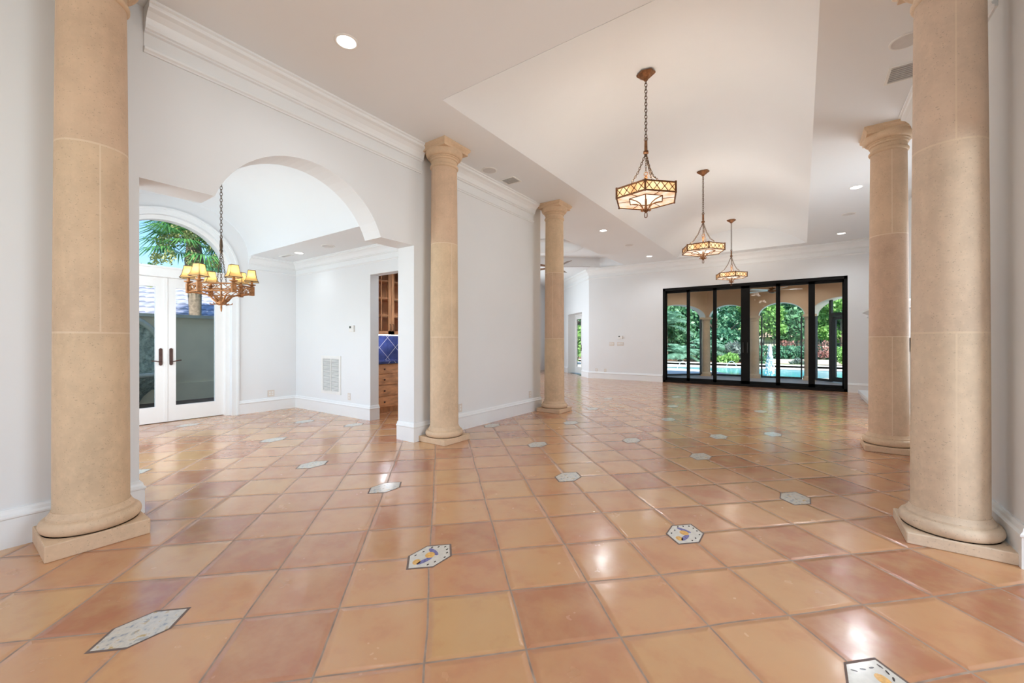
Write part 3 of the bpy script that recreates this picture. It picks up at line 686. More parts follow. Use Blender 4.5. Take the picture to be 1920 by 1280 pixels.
# ---------------------------------------------------------------- chains and lantern pendants
def links(mb, p0, p1, L=.046, wd=.014, r=.0045, mi=0):
    p0, p1 = Vector(p0), Vector(p1); d = p1 - p0; n = max(1, round(d.length / (L * .80))); st = d / n; dn = d.normalized()
    u = dn.orthogonal().normalized(); v = dn.cross(u)
    for i in range(n):
        c = p0 + st * (i + .5); a = u if i % 2 else v; h = st.length * .62
        ring = []
        for k in range(10):
            t = 2 * PI * k / 10; ring.append(c + dn * (h * math.sin(t)) + a * (wd * math.copysign(abs(math.cos(t)) ** .7, math.cos(t))))
        mb.tube(ring, r, 5, mi, True)
def hexp(r, a0, z, k): a = a0 + k * PI / 3; return Vector((r * math.cos(a), r * math.sin(a), z))
def pendant(x, y, a0, ztop, label, power):
    t = thing('lantern_pendant', label, 'pendant light', (x, y, 0), 0, 'hexagonal art glass lanterns under the vault')
    z1, z0, ro, ri = 2.992, 2.888, .36, .205
    cpy = MB(); v = []
    for r, z in ((.085, ztop), (.085, ztop - .02), (.05, ztop - .05), (.022, ztop - .075), (.014, ztop - .09)):
        v += [(r * 1.25 * math.cos(PI / 3 * k + .3), r * .95 * math.sin(PI / 3 * k + .3), z) for k in range(6)]
    f = [(q * 6 + k, q * 6 + (k + 1) % 6, q * 6 + 6 + (k + 1) % 6, q * 6 + 6 + k) for q in range(4) for k in range(6)] + [list(range(6)), list(range(24, 30))]
    cpy.add(v, f).build('canopy', M['bronze'], t)
    ch = MB(); links(ch, (0, 0, ztop - .08), (0, 0, 3.57)); ch.build('chain', M['chain'], t)
    hb = MB().lathe([(.008, 3.575), (.016, 3.57), (.018, 3.47), (.014, 3.46), (.028, 3.452), (.030, 3.425), (.018, 3.418), (.008, 3.415)], 12)
    hb.tube([(.02 * math.cos(q), 0, 3.585 + .02 * math.sin(q)) for q in [2 * PI * i / 12 for i in range(12)]], .004, 6, 0, True)
    hb.build('chain_hub', M['bronze'], t)
    for k in range(3):
        e = hexp(.25, a0 + PI / 6, 3.03, 2 * k); s_ = MB()
        mid = [e.lerp(Vector((0, 0, 3.43)), u) + Vector((0, 0, -.05 * math.sin(PI * u))) - e.normalized() * .03 * math.sin(PI * u) for u in (0, .33, .66, 1)]
        for p, q in zip(mid, mid[1:]): links(s_, p, q, .034, .010, .0038)
        s_.build('stay_chain', M['chain'], t)
    sm = MB().lathe([(.006, 3.175), (.010, 3.16), (.02, 3.15), (.012, 3.13), (.012, 3.06), (.055, 3.05), (.06, 3.04), (.045, 3.03), (.04, 2.96), (.012, 2.95), (.012, 2.80)], 14)
    sm.tube([(.022 * math.cos(q), 0, 3.19 + .022 * math.sin(q)) for q in [2 * PI * i / 12 for i in range(12)]], .004, 6, 0, True)
    sm.build('stem', M['rust'], t)
    s_ = MB(); links(s_, (0, 0, 3.42), (0, 0, 3.205), .034, .009, .003); s_.build('centre_chain', M['chain'], t)
    fr_ = MB()
    for k in range(6):
        for r, z, w_ in ((ro, z1, .010), (ro, z0, .010), (ri, z0 + .004, .006)):
            fr_.tube([hexp(r, a0, z, k), hexp(r, a0, z, k + 1)], w_, 6, 0, False, False)
        fr_.tube([hexp(ro, a0, z0 - .012, k), hexp(ro, a0, z1 + .014, k)], .012, 6)
        fr_.tube([hexp(ro, a0, z0, k).lerp(hexp(ro, a0, z0, k + 1), .5), hexp(ri, a0, z0 + .004, k).lerp(hexp(ri, a0, z0 + .004, k + 1), .5)], .004, 5)
        A, B = hexp(ro + .004, a0, 0, k), hexp(ro + .004, a0, 0, k + 1); nl = 4
        for q in range(nl):
            p, r2 = A.lerp(B, q / nl), A.lerp(B, (q + 1) / nl)
            for za, zb in ((z0, z1), (z1, z0)):
                fr_.tube([Vector((p.x, p.y, za)), Vector((r2.x, r2.y, zb))], .0042, 5)
            c = A.lerp(B, (q + .5) / nl); fr_.sphere((c.x, c.y, (z0 + z1) / 2), .009, 5)
    fr_.build('frame', M['bronze'], t)
    for k in range(6):
        g = MB(); a, b = hexp(ro - .004, a0, z0, k), hexp(ro - .004, a0, z0, k + 1); c, d = hexp(ro - .012, a0, z0, k), hexp(ro - .012, a0, z0, k + 1)
        up = Vector((0, 0, z1 - z0))
        g.add([a, b, b + up, a + up, c, d, d + up, c + up], [(0, 1, 2, 3), (7, 6, 5, 4), (0, 4, 5, 1), (3, 2, 6, 7), (0, 3, 7, 4), (1, 5, 6, 2)])
        g.build('side_glass', M['amber'], t)
        g = MB(); a, b, c, d = hexp(ro - .012, a0, z0 + .002, k), hexp(ro - .012, a0, z0 + .002, k + 1), hexp(ri, a0, z0 + .006, k + 1), hexp(ri, a0, z0 + .006, k)
        up = Vector((0, 0, .005)); g.add([a, b, c, d, a + up, b + up, c + up, d + up], [(3, 2, 1, 0), (4, 5, 6, 7), (0, 1, 5, 4), (1, 2, 6, 5), (2, 3, 7, 6), (3, 0, 4, 7)])
        g.build('bottom_glass', M['pinkglass'], t)
    g = MB(); g.add([hexp(ri, a0, z0 + .012, k) for k in range(6)] + [hexp(ri, a0, z0 + .018, k) for k in range(6)],
                    [list(range(6))[::-1], list(range(6, 12))] + [(k, (k + 1) % 6, (k + 1) % 6 + 6, k + 6) for k in range(6)])
    g.build('diffuser', M['diffuser'], t)
    for k in range(6):
        d = hexp(1, a0, 0, k); pts_ = []
        for r, z in ((ri, z0), (.17, z0 - .004), (.12, z0 - .015), (.075, z0 - .04), (.045, z0 - .075), (.03, z0 - .11)): pts_.append((d.x * r, d.y * r, z))
        pts_ += [(d.x * .045, d.y * .045, z0 - .118), (d.x * .06, d.y * .06, z0 - .11), (d.x * .058, d.y * .058, z0 - .10)]
        MB().tube(pts_, .0065, 6).build('scroll_arm', M['rust'], t)
    fi = MB().lathe([(.012, 2.83), (.018, 2.80), (.022, 2.785), (.030, 2.775), (.030, 2.765), (.016, 2.755), (.010, 2.745)], 12)
    fi.tube([(.014 * math.copysign(abs(math.cos(q)) ** .5, math.cos(q)), 0, 2.718 + .028 * math.copysign(abs(math.sin(q)) ** .6, math.sin(q))) for q in [2 * PI * i / 14 for i in range(14)]], .005, 6, 0, True)
    fi.build('finial', M['bronze'], t)
    lamp('lantern_bulb', 'POINT', (.0, .0, 3.02), power, (1, .95, .86), t, .16)
    return t
pendant(-1.46, 4.74, R_(-74), 4.345, 'nearest hexagonal art glass lantern hanging on a chain from the vault', 26)
pendant(-1.46, 8.09, R_(-65), 4.355, 'middle hexagonal art glass lantern hanging from the vault', 26)
pendant(-1.46, 11.75, R_(-68), 4.36, 'farthest hexagonal art glass lantern, hanging low before the sliding doors', 26)

# ---------------------------------------------------------------- dining chandelier
def chandelier(x, y):
    t = thing('chandelier', 'rusty iron chandelier with six amber bell shades in the dining room', 'chandelier', (x, y, 0))
    ztop = 3.52
    MB().lathe([(.012, ztop - .06), (.03, ztop - .05), (.065, ztop - .02), (.07, ztop - .005)], 20).build('canopy', M['bronze'], t)
    ch = MB(); links(ch, (0, 0, ztop - .05), (0, 0, 2.56), .05, .013, .0038); ch.build('chain', M['chain'], t)
    hb = MB().lathe([(.006, 2.60), (.014, 2.58), (.02, 2.50), (.014, 2.46), (.022, 2.44), (.012, 2.42), (.006, 2.40)], 12)
    hb.tube([(.026 * math.cos(q), 0, 2.60 + .026 * math.sin(q)) for q in [2 * PI * i / 12 for i in range(12)]], .004, 6, 0, True); hb.build('chain_hub', M['chain'], t)
    cups = [(-.40, .02), (-.155, -.30), (.16, -.29), (.40, -.01), (.15, .30), (-.16, .29)]
    for q in (0, 3):
        s_ = MB(); e = Vector((cups[q][0] * .45, cups[q][1] * .45, 1.99)); links(s_, e, (0, 0, 2.48), .03, .008, .0026); s_.build('stay_chain', M['chain'], t)
    s_ = MB(); links(s_, (0, 0, 2.41), (0, 0, 2.03), .045, .011, .0034); s_.build('centre_chain', M['chain'], t)
    zr0, zr1 = 1.895, 1.985; fr_ = MB()
    for k in range(6):
        a, b = Vector((*cups[k], 0)), Vector((*cups[(k + 1) % 6], 0))
        for z in (zr0, zr1): fr_.tube([a + Vector((0, 0, z)), b + Vector((0, 0, z))], .009, 6, 0, False, False)
        nl = 3
        for q in range(nl):
            p, r = a.lerp(b, q / nl), a.lerp(b, (q + 1) / nl)
            fr_.tube([p + Vector((0, 0, zr0)), r + Vector((0, 0, zr1))], .0055, 5); fr_.tube([p + Vector((0, 0, zr1)), r + Vector((0, 0, zr0))], .0055, 5)
        fr_.box(a.x - .024, a.y - .024, zr0 - .018, a.x + .024, a.y + .024, zr1 + .012)
    fr_.build('ring_frame', M['rust'], t)
    hub = MB().lathe([(.006, 1.655), (.012, 1.70), (.010, 1.735), (.05, 1.745), (.06, 1.765), (.055, 1.80), (.03, 1.83), (.012, 1.85), (.008, 2.03)], 16); hub.build('hub', M['rust'], t)
    for k in range(6):
        d = Vector((*cups[k], 0)); pts_ = [d.normalized() * .04 + Vector((0, 0, 1.775))] + [d * u + Vector((0, 0, z)) for u, z in ((.22, 1.80), (.34, 1.85), (.55, 1.885), (1.0, zr0))]
        MB().tube(pts_, [.015, .014, .011, .008, .007], 6).build('arm', M['rust'], t)
        sc_ = MB().tube([d.normalized() * .05 + Vector((0, 0, 1.755)), d.normalized() * .085 + Vector((0, 0, 1.745)), d.normalized() * .115 + Vector((0, 0, 1.75)), d.normalized() * .12 + Vector((0, 0, 1.768))], .006, 6)
        sc_.build('scroll', M['rust'], t)
    for k in range(6):
        cx, cy = cups[k]; c = (cx, cy, 0)
        MB().lathe([(.014, zr1), (.014, 2.00), (.020, 2.005), (.044, 2.016), (.048, 2.026), (.016, 2.03), (.014, 2.09)], 16, c).build('candle_cup', M['rust'], t)
        sh = MB(); rings = []
        prof = [(.104, 2.062), (.098, 2.070), (.083, 2.095), (.071, 2.125), (.062, 2.165), (.057, 2.20), (.055, 2.212)]
        rot = math.atan2(cy, cx)
        for th_ in (0, .003):
            for r, z in prof:
                rr = (r - th_) * 1.05
                rings.append([(cx + rr * math.cos(rot + PI / 4 + PI / 2 * q), cy + rr * math.sin(rot + PI / 4 + PI / 2 * q), z) for q in range(4)])
        nP = len(prof); v = [p for r in rings for p in r]; f = []
        for q in range(nP - 1):
            for s2 in range(4):
                f.append((q * 4 + s2, q * 4 + (s2 + 1) % 4, (q + 1) * 4 + (s2 + 1) % 4, (q + 1) * 4 + s2))
        sh.add([p for r in rings[:nP] for p in r], f)
        so = sh.build('lamp_shade', M['shade'], t)
        ed = MB()
        for q in (0, nP - 1): ed.tube(rings[q], .0042, 5, 0, True, False)
        for s2 in range(4): ed.tube([rings[q][s2] for q in range(nP)], .0022, 5)
        ed.build('shade_trim', M['handle'], so)
        bl = MB().sphere((cx, cy, 2.125), .016, 8, 0, (1, 1, 1.5)); bl.build('candle_bulb', M['diffuser'], t)
        lamp('candle_light', 'POINT', (cx, cy, 2.135), 1.35, (1, .80, .50), t, .02)
chandelier(-6.13, 2.18)

# ---------------------------------------------------------------- ceiling fixtures
def recessed(x, y, z, label, power=13, rad=.075, group='recessed ceiling downlights'):
    t = thing('recessed_light', label, 'downlight', (x, y, z), 0, group)
    MB().lathe([(rad + .018, 0), (rad + .018, -.004), (rad + .006, -.009), (rad, -.006), (rad, 0)], 32).build('trim_ring', M['plastic'], t)
    MB().lathe([(.001, -.003), (rad, -.003), (rad, -.005), (.001, -.006)], 32).build('lamp_lens', M['lens'], t)
    lamp('downlight_bulb', 'SPOT', (0, 0, -.03), power, (.90, .95, 1), t, .06, (0, 0, -1), R_(150), .7)
recessed(-3.09, 2.0, ZC, 'round downlight in the flat ceiling before the vault, nearest of all')
recessed(-3.64, 8.72, ZC, 'downlight beyond the second lantern, left of the vault by the round speaker', 85)
recessed(-3.63, 12.12, ZC, 'downlight at the far left of the vault near the sliding doors', 38)
recessed(.72, 8.62, ZC, 'larger-looking downlight left of the right columns', 85)
recessed(.75, 12.1, ZC, 'downlight in the far right corner above the fireplace side', 38)
recessed(-7.0, 3.64, DZC, 'small downlight in the dining room soffit', 5, .065)
recessed(-6.05, .75, DZC, 'downlight in the near dining room soffit', 14, .065)
recessed(.6, .2, ZC, 'downlight behind the camera on the right', 26)
recessed(-3.09, -1.6, ZC, 'downlight behind the camera on the left', 26)
def speaker(x, y, z, label, rad=.10):
    t = thing('ceiling_speaker', label, 'ceiling speaker', (x, y, z), 0, 'round ceiling speakers')
    MB().lathe([(rad + .012, 0), (rad + .012, -.006), (rad, -.010), (rad - .004, -.006), (rad - .004, 0)], 36).build('rim', M['plastic'], t)
    MB().lathe([(.001, -.004), (rad - .004, -.004), (rad - .004, -.006), (.001, -.009)], 36).build('grille', M['grey_grille'], t)
speaker(-3.715, 4.70, ZC, 'round speaker in the ceiling between the two far left columns')
speaker(-3.64, 10.41, ZC, 'round speaker between two downlights left of the vault')
speaker(.75, 10.35, ZC, 'round speaker between the two downlights right of the vault')
speaker(.71, 4.66, ZC, 'round speaker half hidden by the big right column')
speaker(-6.12, 3.64, DZC, 'round speaker in the dining room soffit', .09)
def vent(x, y, z, wx, wy, label, bars=7, axis='x'):
    t = thing('ceiling_vent', label, 'vent', (x, y, z), 0, 'ceiling air vents')
    m = MB(); b = .022
    m.box(-wx, -wy, -.008, wx, -wy + b, 0); m.box(-wx, wy - b, -.008, wx, wy, 0); m.box(-wx, -wy + b, -.008, -wx + b, wy - b, 0); m.box(wx - b, -wy + b, -.008, wx, wy - b, 0)
    m.build('vent_frame', M['plastic'], t)
    MB().box(-wx + b, -wy + b, -.002, wx - b, wy - b, 0).build('vent_throat', M['vent_dark'], t)
    m = MB()
    for i in range(bars):
        u = (i + .5) / bars
        if axis == 'x': c = -wy + b + (2 * wy - 2 * b) * u; m.box(-wx + b, c - .004, -.008, wx - b, c + .004, -.003)
        else: c = -wx + b + (2 * wx - 2 * b) * u; m.box(c - .004, -wy + b, -.008, c + .004, wy - b, -.003)
    m.build('louvres', M['grey_grille'], t)
vent(-3.68, 5.19, ZC, .13, .12, 'square air vent in the ceiling between the two far left columns', 6)
vent(.80, 5.19, ZC, .15, .16, 'air vent half hidden by the big right column', 8)
vent(-5.3, 13.02, ZC, .30, .04, 'slot vent above the thermostat on the far wall', 2)
vent(-2.3, 13.02, ZC, .42, .035, 'slot vent above the sliding doors behind the far lantern', 2)
vent(1.25, 13.02, ZC, .30, .035, 'slot vent at the far right ceiling edge', 2)
vent(-7.42, 3.63, DZC, .16, .05, 'slot vent in the dining room soffit', 3)

# ---------------------------------------------------------------- wall plates, thermostats, grille
def plate(name, label, cat, loc, nrm, wd, ht, gangs, kind):
    """flat plate; nrm = outward wall normal in xy"""
    t = thing(name, label, cat, loc, math.atan2(nrm[1], nrm[0]))
    MB().box(0, -wd / 2, -ht / 2, .006, wd / 2, ht / 2).build('cover_plate', M['plate'], t, bevel=.002)
    for g in range(gangs):
        c = (g - (gangs - 1) / 2) * .046
        if kind == 'switch': MB().box(.006, c - .016, -.033, .011, c + .016, .033).build('rocker', M['plastic'], t, bevel=.002)
        else:
            for s in (-1, 1): MB().box(.006, c - .015, s * .021 - .014, .008, c + .015, s * .021 + .014).build('socket', M['plastic'], t, bevel=.002)
    return t
plate('light_switch', 'two-gang switch plate under the far wall thermostat, left of the pair', 'light switch', (-5.23, YB, 1.19), (0, -1), .17, .12, 3, 'switch')
plate('light_switch', 'three-gang switch plate directly below the far wall thermostat', 'light switch', (-4.93, YB, 1.19), (0, -1), .22, .12, 4, 'switch')
plate('wall_outlet', 'outlet low on the far wall beside the angled corner', 'outlet', (-5.78, YB, .285), (0, -1), .075, .12, 1, 'outlet')
plate('wall_outlet', 'outlet low on the far wall, nearer to the sliding doors', 'outlet', (-5.46, YB, .285), (0, -1), .075, .12, 1, 'outlet')
plate('wall_outlet', 'outlet in the dining room between the french doors and the corner', 'outlet', (-8.0, 3.64, .316), (1, 0), .12, .12, 2, 'outlet')
plate('wall_outlet', 'narrow outlet below the thermostat on the dining room wall', 'outlet', (-6.25, 4.1, .34), (0, -1), .075, .12, 1, 'outlet')
plate('wall_outlet', 'outlet on the plain wall right behind the second left column', 'outlet', (XL, 4.40, .317), (1, 0), .075, .12, 1, 'outlet')
plate('wall_outlet', 'outlet on the plain wall next to the farthest left column', 'outlet', (XL, 6.26, .317), (1, 0), .075, .12, 1, 'outlet')
def thermo(label, loc, nrm, wd=.13):
    t = thing('thermostat', label, 'thermostat', loc, math.atan2(nrm[1], nrm[0]))
    MB().box(0, -wd / 2, -.055, .028, wd / 2, .055).build('housing', M['plastic'], t, bevel=.005)
    MB().box(.028, -wd * .38, .005, .0295, -wd * .02, .042).build('display', M['lcd'], t)
thermo('white thermostat on the far wall above the switch plates', (-4.93, YB, 1.412), (0, -1), .15)
thermo('white thermostat on the dining room wall beside the pantry doorway', (-6.16, 4.1, 1.485), (0, -1), .13)
gr = thing('return_air_grille', 'white louvred return air grille low on the dining room wall', 'air grille', (-6.79, 4.1, .682))
m = MB(); W_, Hh = .30, .335
m.box(-W_, -.014, -Hh, W_, 0, -Hh + .05); m.box(-W_, -.014, Hh - .05, W_, 0, Hh); m.box(-W_, -.014, -Hh + .05, -W_ + .05, 0, Hh - .05); m.box(W_ - .05, -.014, -Hh + .05, W_, 0, Hh - .05); m.box(-.008, -.014, -Hh + .05, .008, 0, Hh - .05)
m.build('grille_frame', M['plastic'], gr)
MB().box(-W_ + .05, -.001, -Hh + .05, W_ - .05, 0, Hh - .05).build('duct_back', M['vent_dark'], gr)
m = MB()
for i in range(26):
    z = -Hh + .05 + (2 * Hh - .1) * (i + .5) / 26
    m.add([(-W_ + .05, -.012, z - .006), (W_ - .05, -.012, z - .006), (W_ - .05, -.002, z + .006), (-W_ + .05, -.002, z + .006)], [(0, 1, 2, 3)])
m.build('louvres', M['plastic'], gr)

# ---------------------------------------------------------------- pantry cabinets
FX, CY0 = -6.05, 4.30
bcab_label = ['cherry base cabinet with four drawers in the pantry', 'cherry base cabinet further into the pantry']
for q in range(2):
    y0 = CY0 + .30 + q * .75 - .30; y1 = y0 + .75
    t = thing('base_cabinet', bcab_label[q], 'cabinet', (0, 0, 0))
    m = MB(); m.box(-6.64, y0, .09, FX - .02, y1, .875); m.box(-6.64, y0, 0, FX - .08, y1, .09); m.build('cabinet_body', M['cherry_v'], t)
    zz = [.10, .295, .495, .69, .87]
    for a, b in zip(zz, zz[1:]):
        d = MB().box(FX - .02, y0 + .012, a + .006, FX, y1 - .012, b - .006); do = d.build('drawer', M['cherry'], t, bevel=.006)
        for ky in (y0 + .35,):
            MB().lathe([(.006, 0), (.006, .014), (.016, .018), (.018, .026), (.012, .032)], 12).build('knob', M['handle'], do, (FX, ky, (a + b) / 2)).rotation_euler = (0, PI / 2, 0)
ct = MB(); ct.box(-6.65, CY0, .875, FX + .025, CY0 + 1.5, .915); tag(ct.build('worktop', M['blue_tile']), 'dark blue tiled worktop on the pantry cabinets', 'worktop')
UX = -6.32
for q in range(2):
    y0 = 4.585 + q * .88; y1 = y0 + .88
    t = thing('wall_cabinet', ['cherry wall cabinet with glazed doors in the pantry', 'cherry wall cabinet deeper in the pantry'][q], 'cabinet', (0, 0, 0))
    m = MB(); m.box(-6.65, y0, 1.40, -6.63, y1, 2.75); m.box(-6.65, y0, 1.40, UX - .02, y0 + .02, 2.75); m.box(-6.65, y1 - .02, 1.40, UX - .02, y1, 2.75)
    m.box(-6.65, y0, 1.40, UX - .02, y1, 1.42); m.box(-6.65, y0, 2.73, UX - .02, y1, 2.75)
    m.build('cabinet_body', M['cherry_v'], t)
    for z in (1.72, 2.05, 2.38): MB().box(-6.63, y0 + .02, z, UX - .04, y1 - .02, z + .018).build('shelf', M['cherry'], t)
    for d in range(2):
        a = y0 + d * .44 + .004; b = a + .432; f_ = .065; m = MB()
        m.box(UX - .02, a, 1.40, UX, a + f_, 2.75); m.box(UX - .02, b - f_, 1.40, UX, b, 2.75); m.box(UX - .02, a, 1.40, UX, b, 1.40 + f_)
        arc = [(a + f_ + (b - a - 2 * f_) * i / 12, 2.58 + .09 * math.sin(PI * i / 12)) for i in range(13)]
        m.prism(arc + [(b - f_, 2.75), (a + f_, 2.75)], fy, UX - .02, UX)
        m.box(UX - .014, (a + b) / 2 - .009, 1.46, UX - .004, (a + b) / 2 + .009, 2.66)
        for z in (1.75, 2.07, 2.39): m.box(UX - .014, a + f_, z, UX - .004, b - f_, z + .016)
        do = m.build('glazed_door', M['cherry_v'], t)
        MB().box(UX - .012, a + f_, 1.46, UX - .009, b - f_, 2.66).build('glass_pane', M['glass'], do)
        hy = b - .03 if d == 0 else a + .03
        MB().tube([(UX, hy, 1.47), (UX + .025, hy, 1.475), (UX + .028, hy, 1.53), (UX + .025, hy, 1.585), (UX, hy, 1.59)], .005, 6).build('pull_handle', M['handle'], do)
ucl = tag(MB().box(-6.55, CY0 + .1, 1.385, -6.45, CY0 + 1.5, 1.40).build('under_cabinet_light', emit('cool_strip_lamp', (.85, .92, 1), 5)), 'cool white strip light under the pantry wall cabinet', 'strip light')
lamp('strip_glow', 'POINT', (-6.4, CY0 + .7, 1.33), 4, (.8, .9, 1), None, .1)
recessed(-5.3, 5.2, 2.9, 'downlight in the pantry ceiling', 60, .07)

# ---------------------------------------------------------------- fireplace on the right
fp = thing('fireplace', 'white carved fireplace with raised hearth, mostly hidden by the right column', 'fireplace', (0, 0, 0))
FY = 10.35
m = MB(); m.box(1.10, FY - 1.72, 0, 1.80, FY + 1.72, .13)
m.build('hearth_base', M['trim'], fp)
sweep(MB(), [(1.80, FY + 1.72), (1.10, FY + 1.72), (1.10, FY - 1.72), (1.80, FY - 1.72)], [(0, .02), (.01, .02), (.02, .05), (.045, .10), (.055, .12), (.055, .175), (0, .175)], 0, -1).build('hearth_moulding', M['trim'], fp)
MB().box(1.10, FY - 1.72, .13, 1.80, FY + 1.72, .174).build('hearth_slab', M['trim'], fp)
m = MB(); m.box(1.45, FY - 1.35, .174, 1.80, FY - .75, 1.35); m.box(1.45, FY + .75, .174, 1.80, FY + 1.35, 1.35); m.box(1.45, FY - 1.35, 1.10, 1.80, FY + 1.35, 1.60); m.build('surround', M['trim'], fp)
MB().box(1.72, FY - .75, .174, 1.79, FY + .75, 1.10).build('firebox', M['black'], fp)
for s in (-1, 1):
    y = FY + s * 1.22
    pr = [(1.45, 1.33), (1.34, 1.33), (1.30, 1.36), (1.29, 1.42), (1.33, 1.47), (1.30, 1.52), (1.24, 1.58), (1.22, 1.68), (1.18, 1.76), (1.15, 1.80), (1.45, 1.80)]
    MB().prism(pr, lambda p, d: (p[0], d, p[1]), y - .11, y + .11).build('corbel', M['trim'], fp)
sweep(MB(), [(1.80, FY + 1.45), (1.30, FY + 1.45), (1.30, FY - 1.45), (1.80, FY - 1.45)], [(-.1, 1.80), (.06, 1.80), (.08, 1.83), (.12, 1.85), (.16, 1.88), (.20, 1.90), (.20, 1.93), (-.1, 1.93)], 0, -1).build('mantel_moulding', M['trim'], fp)
MB().box(1.30, FY - 1.45, 1.80, 1.80, FY + 1.45, 1.929).build('mantel_shelf', M['trim'], fp)
MB().box(1.55, FY - 1.15, 1.93, 1.80, FY + 1.15, ZC).build('overmantel', M['trim'], fp)

# ---------------------------------------------------------------- fan in the breakfast room
def fan_(name, label, x, y, ztop, drop, R, blade_mat, n, rot, light=False):
    t = thing(name, label, 'ceiling fan', (x, y, 0))
    MB().lathe([(.07, ztop), (.07, ztop - .03), (.03, ztop - .07), (.013, ztop - .075), (.013, ztop - drop)], 20).build('downrod', M['bronze'], t)
    z = ztop - drop
    MB().lathe([(.02, z + .03), (.09, z + .02), (.12, z - .02), (.12, z - .09), (.08, z - .13), (.02, z - .14)], 24).build('motor_housing', M['bronze'], t)
    for k in range(n):
        a = rot + 2 * PI * k / n; m = MB()
        prof = [(.14, -.045), (.26, -.06), (R - .02, -.075), (R, -.06), (R, .06), (R - .02, .075), (.26, .06), (.14, .045)]
        c, s = math.cos(a), math.sin(a)
        fn = lambda p, d: (p[0] * c - p[1] * s, p[0] * s + p[1] * c, z - .05 + d + p[1] * .18)
        m.prism(prof, fn, 0, .008); m.build('blade', blade_mat, t)
    return t
fan_('ceiling_fan', 'brown ceiling fan whose blade tip shows past the farthest left column', -5.78, 10.45, ZC + .32, .62, .95, M['blade'], 5, R_(-40))

# ================================================================ OUTSIDE: patio, pool, garden
struct(MB().box(-16, -8, -.25, 12, 70, -.06).build('ground', M['lawn']), 'garden ground beyond the house', 'ground')
pt = MB(); pt.add([(x, y, -.02) for x, y in [(-5.7, 13.48), (4.5, 13.48), (4.5, 13.6), (2.7, 15.0), (.35, 17.2), (-3.1, 17.2), (-5.4, 14.9), (-7.1, 14.9)]], [list(range(8))])
struct(pt.build('floor_patio', M['patio_tile']), 'tan paved patio floor behind the sliding doors', 'floor')
A_, B_, C_ = (-2.95, 16.9), (-1.37, 16.9), (.22, 16.9)
Z_ = (A_[0] - R2 * 2.4, A_[1] - R2 * 2.4); D_ = (C_[0] + R2 * 2.5, C_[1] - R2 * 2.5)
PZ = 3.35
def arcade(p, q, spans, name, label, mat_, spring, rise):
    """wall from p to q with arched openings; spans = [(u0,u1)]"""
    P, Q = Vector(p), Vector(q); L = (Q - P).length; d = (Q - P) / L; nn = Vector((-d.y, d.x))
    fn = lambda pt_, dd: (P.x + d.x * pt_[0] + nn.x * dd, P.y + d.y * pt_[0] + nn.y * dd, pt_[1])
    pts_ = [(-.06, spring)]; bands = []
    for u0, u1 in spans:
        c, h = (u0 + u1) / 2, (u1 - u0) / 2
        arc = [(c - h * math.cos(PI * i / 24), spring + rise * math.sin(PI * i / 24)) for i in range(25)]
        pts_ += arc; bands.append(arc)
    pts_ += [(L + .06, spring), (L + .06, PZ), (-.06, PZ)]
    o = struct(MB().prism(pts_, fn, -.16, .16).build(name, mat_), label, 'wall')
    m = MB()
    for arc in bands:
        c = (arc[0][0] + arc[-1][0]) / 2
        k = [(c + (u - c) * .978, spring + (z - spring) * .965) for u, z in arc]; n = len(arc)
        v = [fn(x, -.175) for x in arc] + [fn(x, -.175) for x in k] + [fn(x, .17) for x in arc] + [fn(x, .17) for x in k]; f = []
        for i in range(n - 1): f += [(i, i + 1, n + i + 1, n + i), (2 * n + i, 3 * n + i, 3 * n + i + 1, 2 * n + i + 1), (n + i, n + i + 1, 3 * n + i + 1, 3 * n + i)]
        m.add(v, f)
    m.build('arch_trim', M['stucco_pale'], o)
    return fn
fc = arcade(A_, C_, [(.13, 1.45), (1.71, 3.04)], 'wall_arcade', 'tan stucco arcade wall of the patio facing the pool', M['stucco_tan'], 2.16, .45)
fl_ = arcade(Z_, A_, [(.15, 2.27)], 'wall_arcade_left', 'tan stucco arcade bay turned back at the left of the patio', M['stucco_tan'], 2.16, .47)
fr2 = arcade(C_, D_, [(.13, 2.4)], 'wall_arcade_right', 'tan stucco arcade bay at the right holding the screen door', M['stucco_tan'], 2.12, .52)
struct(MB().add([(x, y, PZ) for x, y in [(-5.7, 13.47), (4.6, 13.47), (4.6, 14.5), (2.0, 15.2), (.3, 17.1), (-3.0, 17.1), (-4.8, 15.3), (-7.5, 15.3)]], [list(range(8))]).build('ceiling_patio', M['stucco_tan']), 'tan patio ceiling', 'ceiling')
def pcol(p, label):
    t = thing('patio_column', label, 'column', (p[0], p[1], -.02), 0, 'stone columns of the patio arcade', 'thing')
    MB().box(-.19, -.19, 0, .19, .19, .06).build('plinth', M['patio_stone'], t)
    MB().lathe([(.18, .06), (.19, .09), (.18, .13), (.155, .15)], 28).build('base_moulding', M['patio_stone'], t)
    MB().lathe([(.150, .13), (.150, .7), (.138, 2.02)], 28).build('shaft', M['patio_stone'], t)
    m = MB().lathe([(.140, 2.0), (.150, 2.03), (.142, 2.05), (.145, 2.08), (.18, 2.12)], 28); m.box(-.19, -.19, 2.12, .19, .19, 2.19); m.build('capital', M['patio_stone'], t)
pcol(A_, 'stone patio column seen through the second glass panel'); pcol(B_, 'stone patio column seen right of the middle door stile')
pcol(C_, 'stone patio column seen at the fifth panel edge'); pcol(Z_, 'stone patio column hidden beyond the left door edge'); pcol(D_, 'stone patio column hidden beyond the right door edge')
def screen(fn, u0, u1, spring, name, label, extra=()):
    t = thing(name, label, 'screen frame', (0, 0, 0), 0, 'bronze screen frames in the patio arches')
    for a, b, z0, z1 in [(u0, u0 + .045, 0, spring), (u1 - .045, u1, 0, spring), (u0, u1, 0, .07)] + list(extra):
        MB().prism([(a, z0), (b, z0), (b, z1), (a, z1)], fn, -.03, .03).build('bar', M['screen_metal'], t)
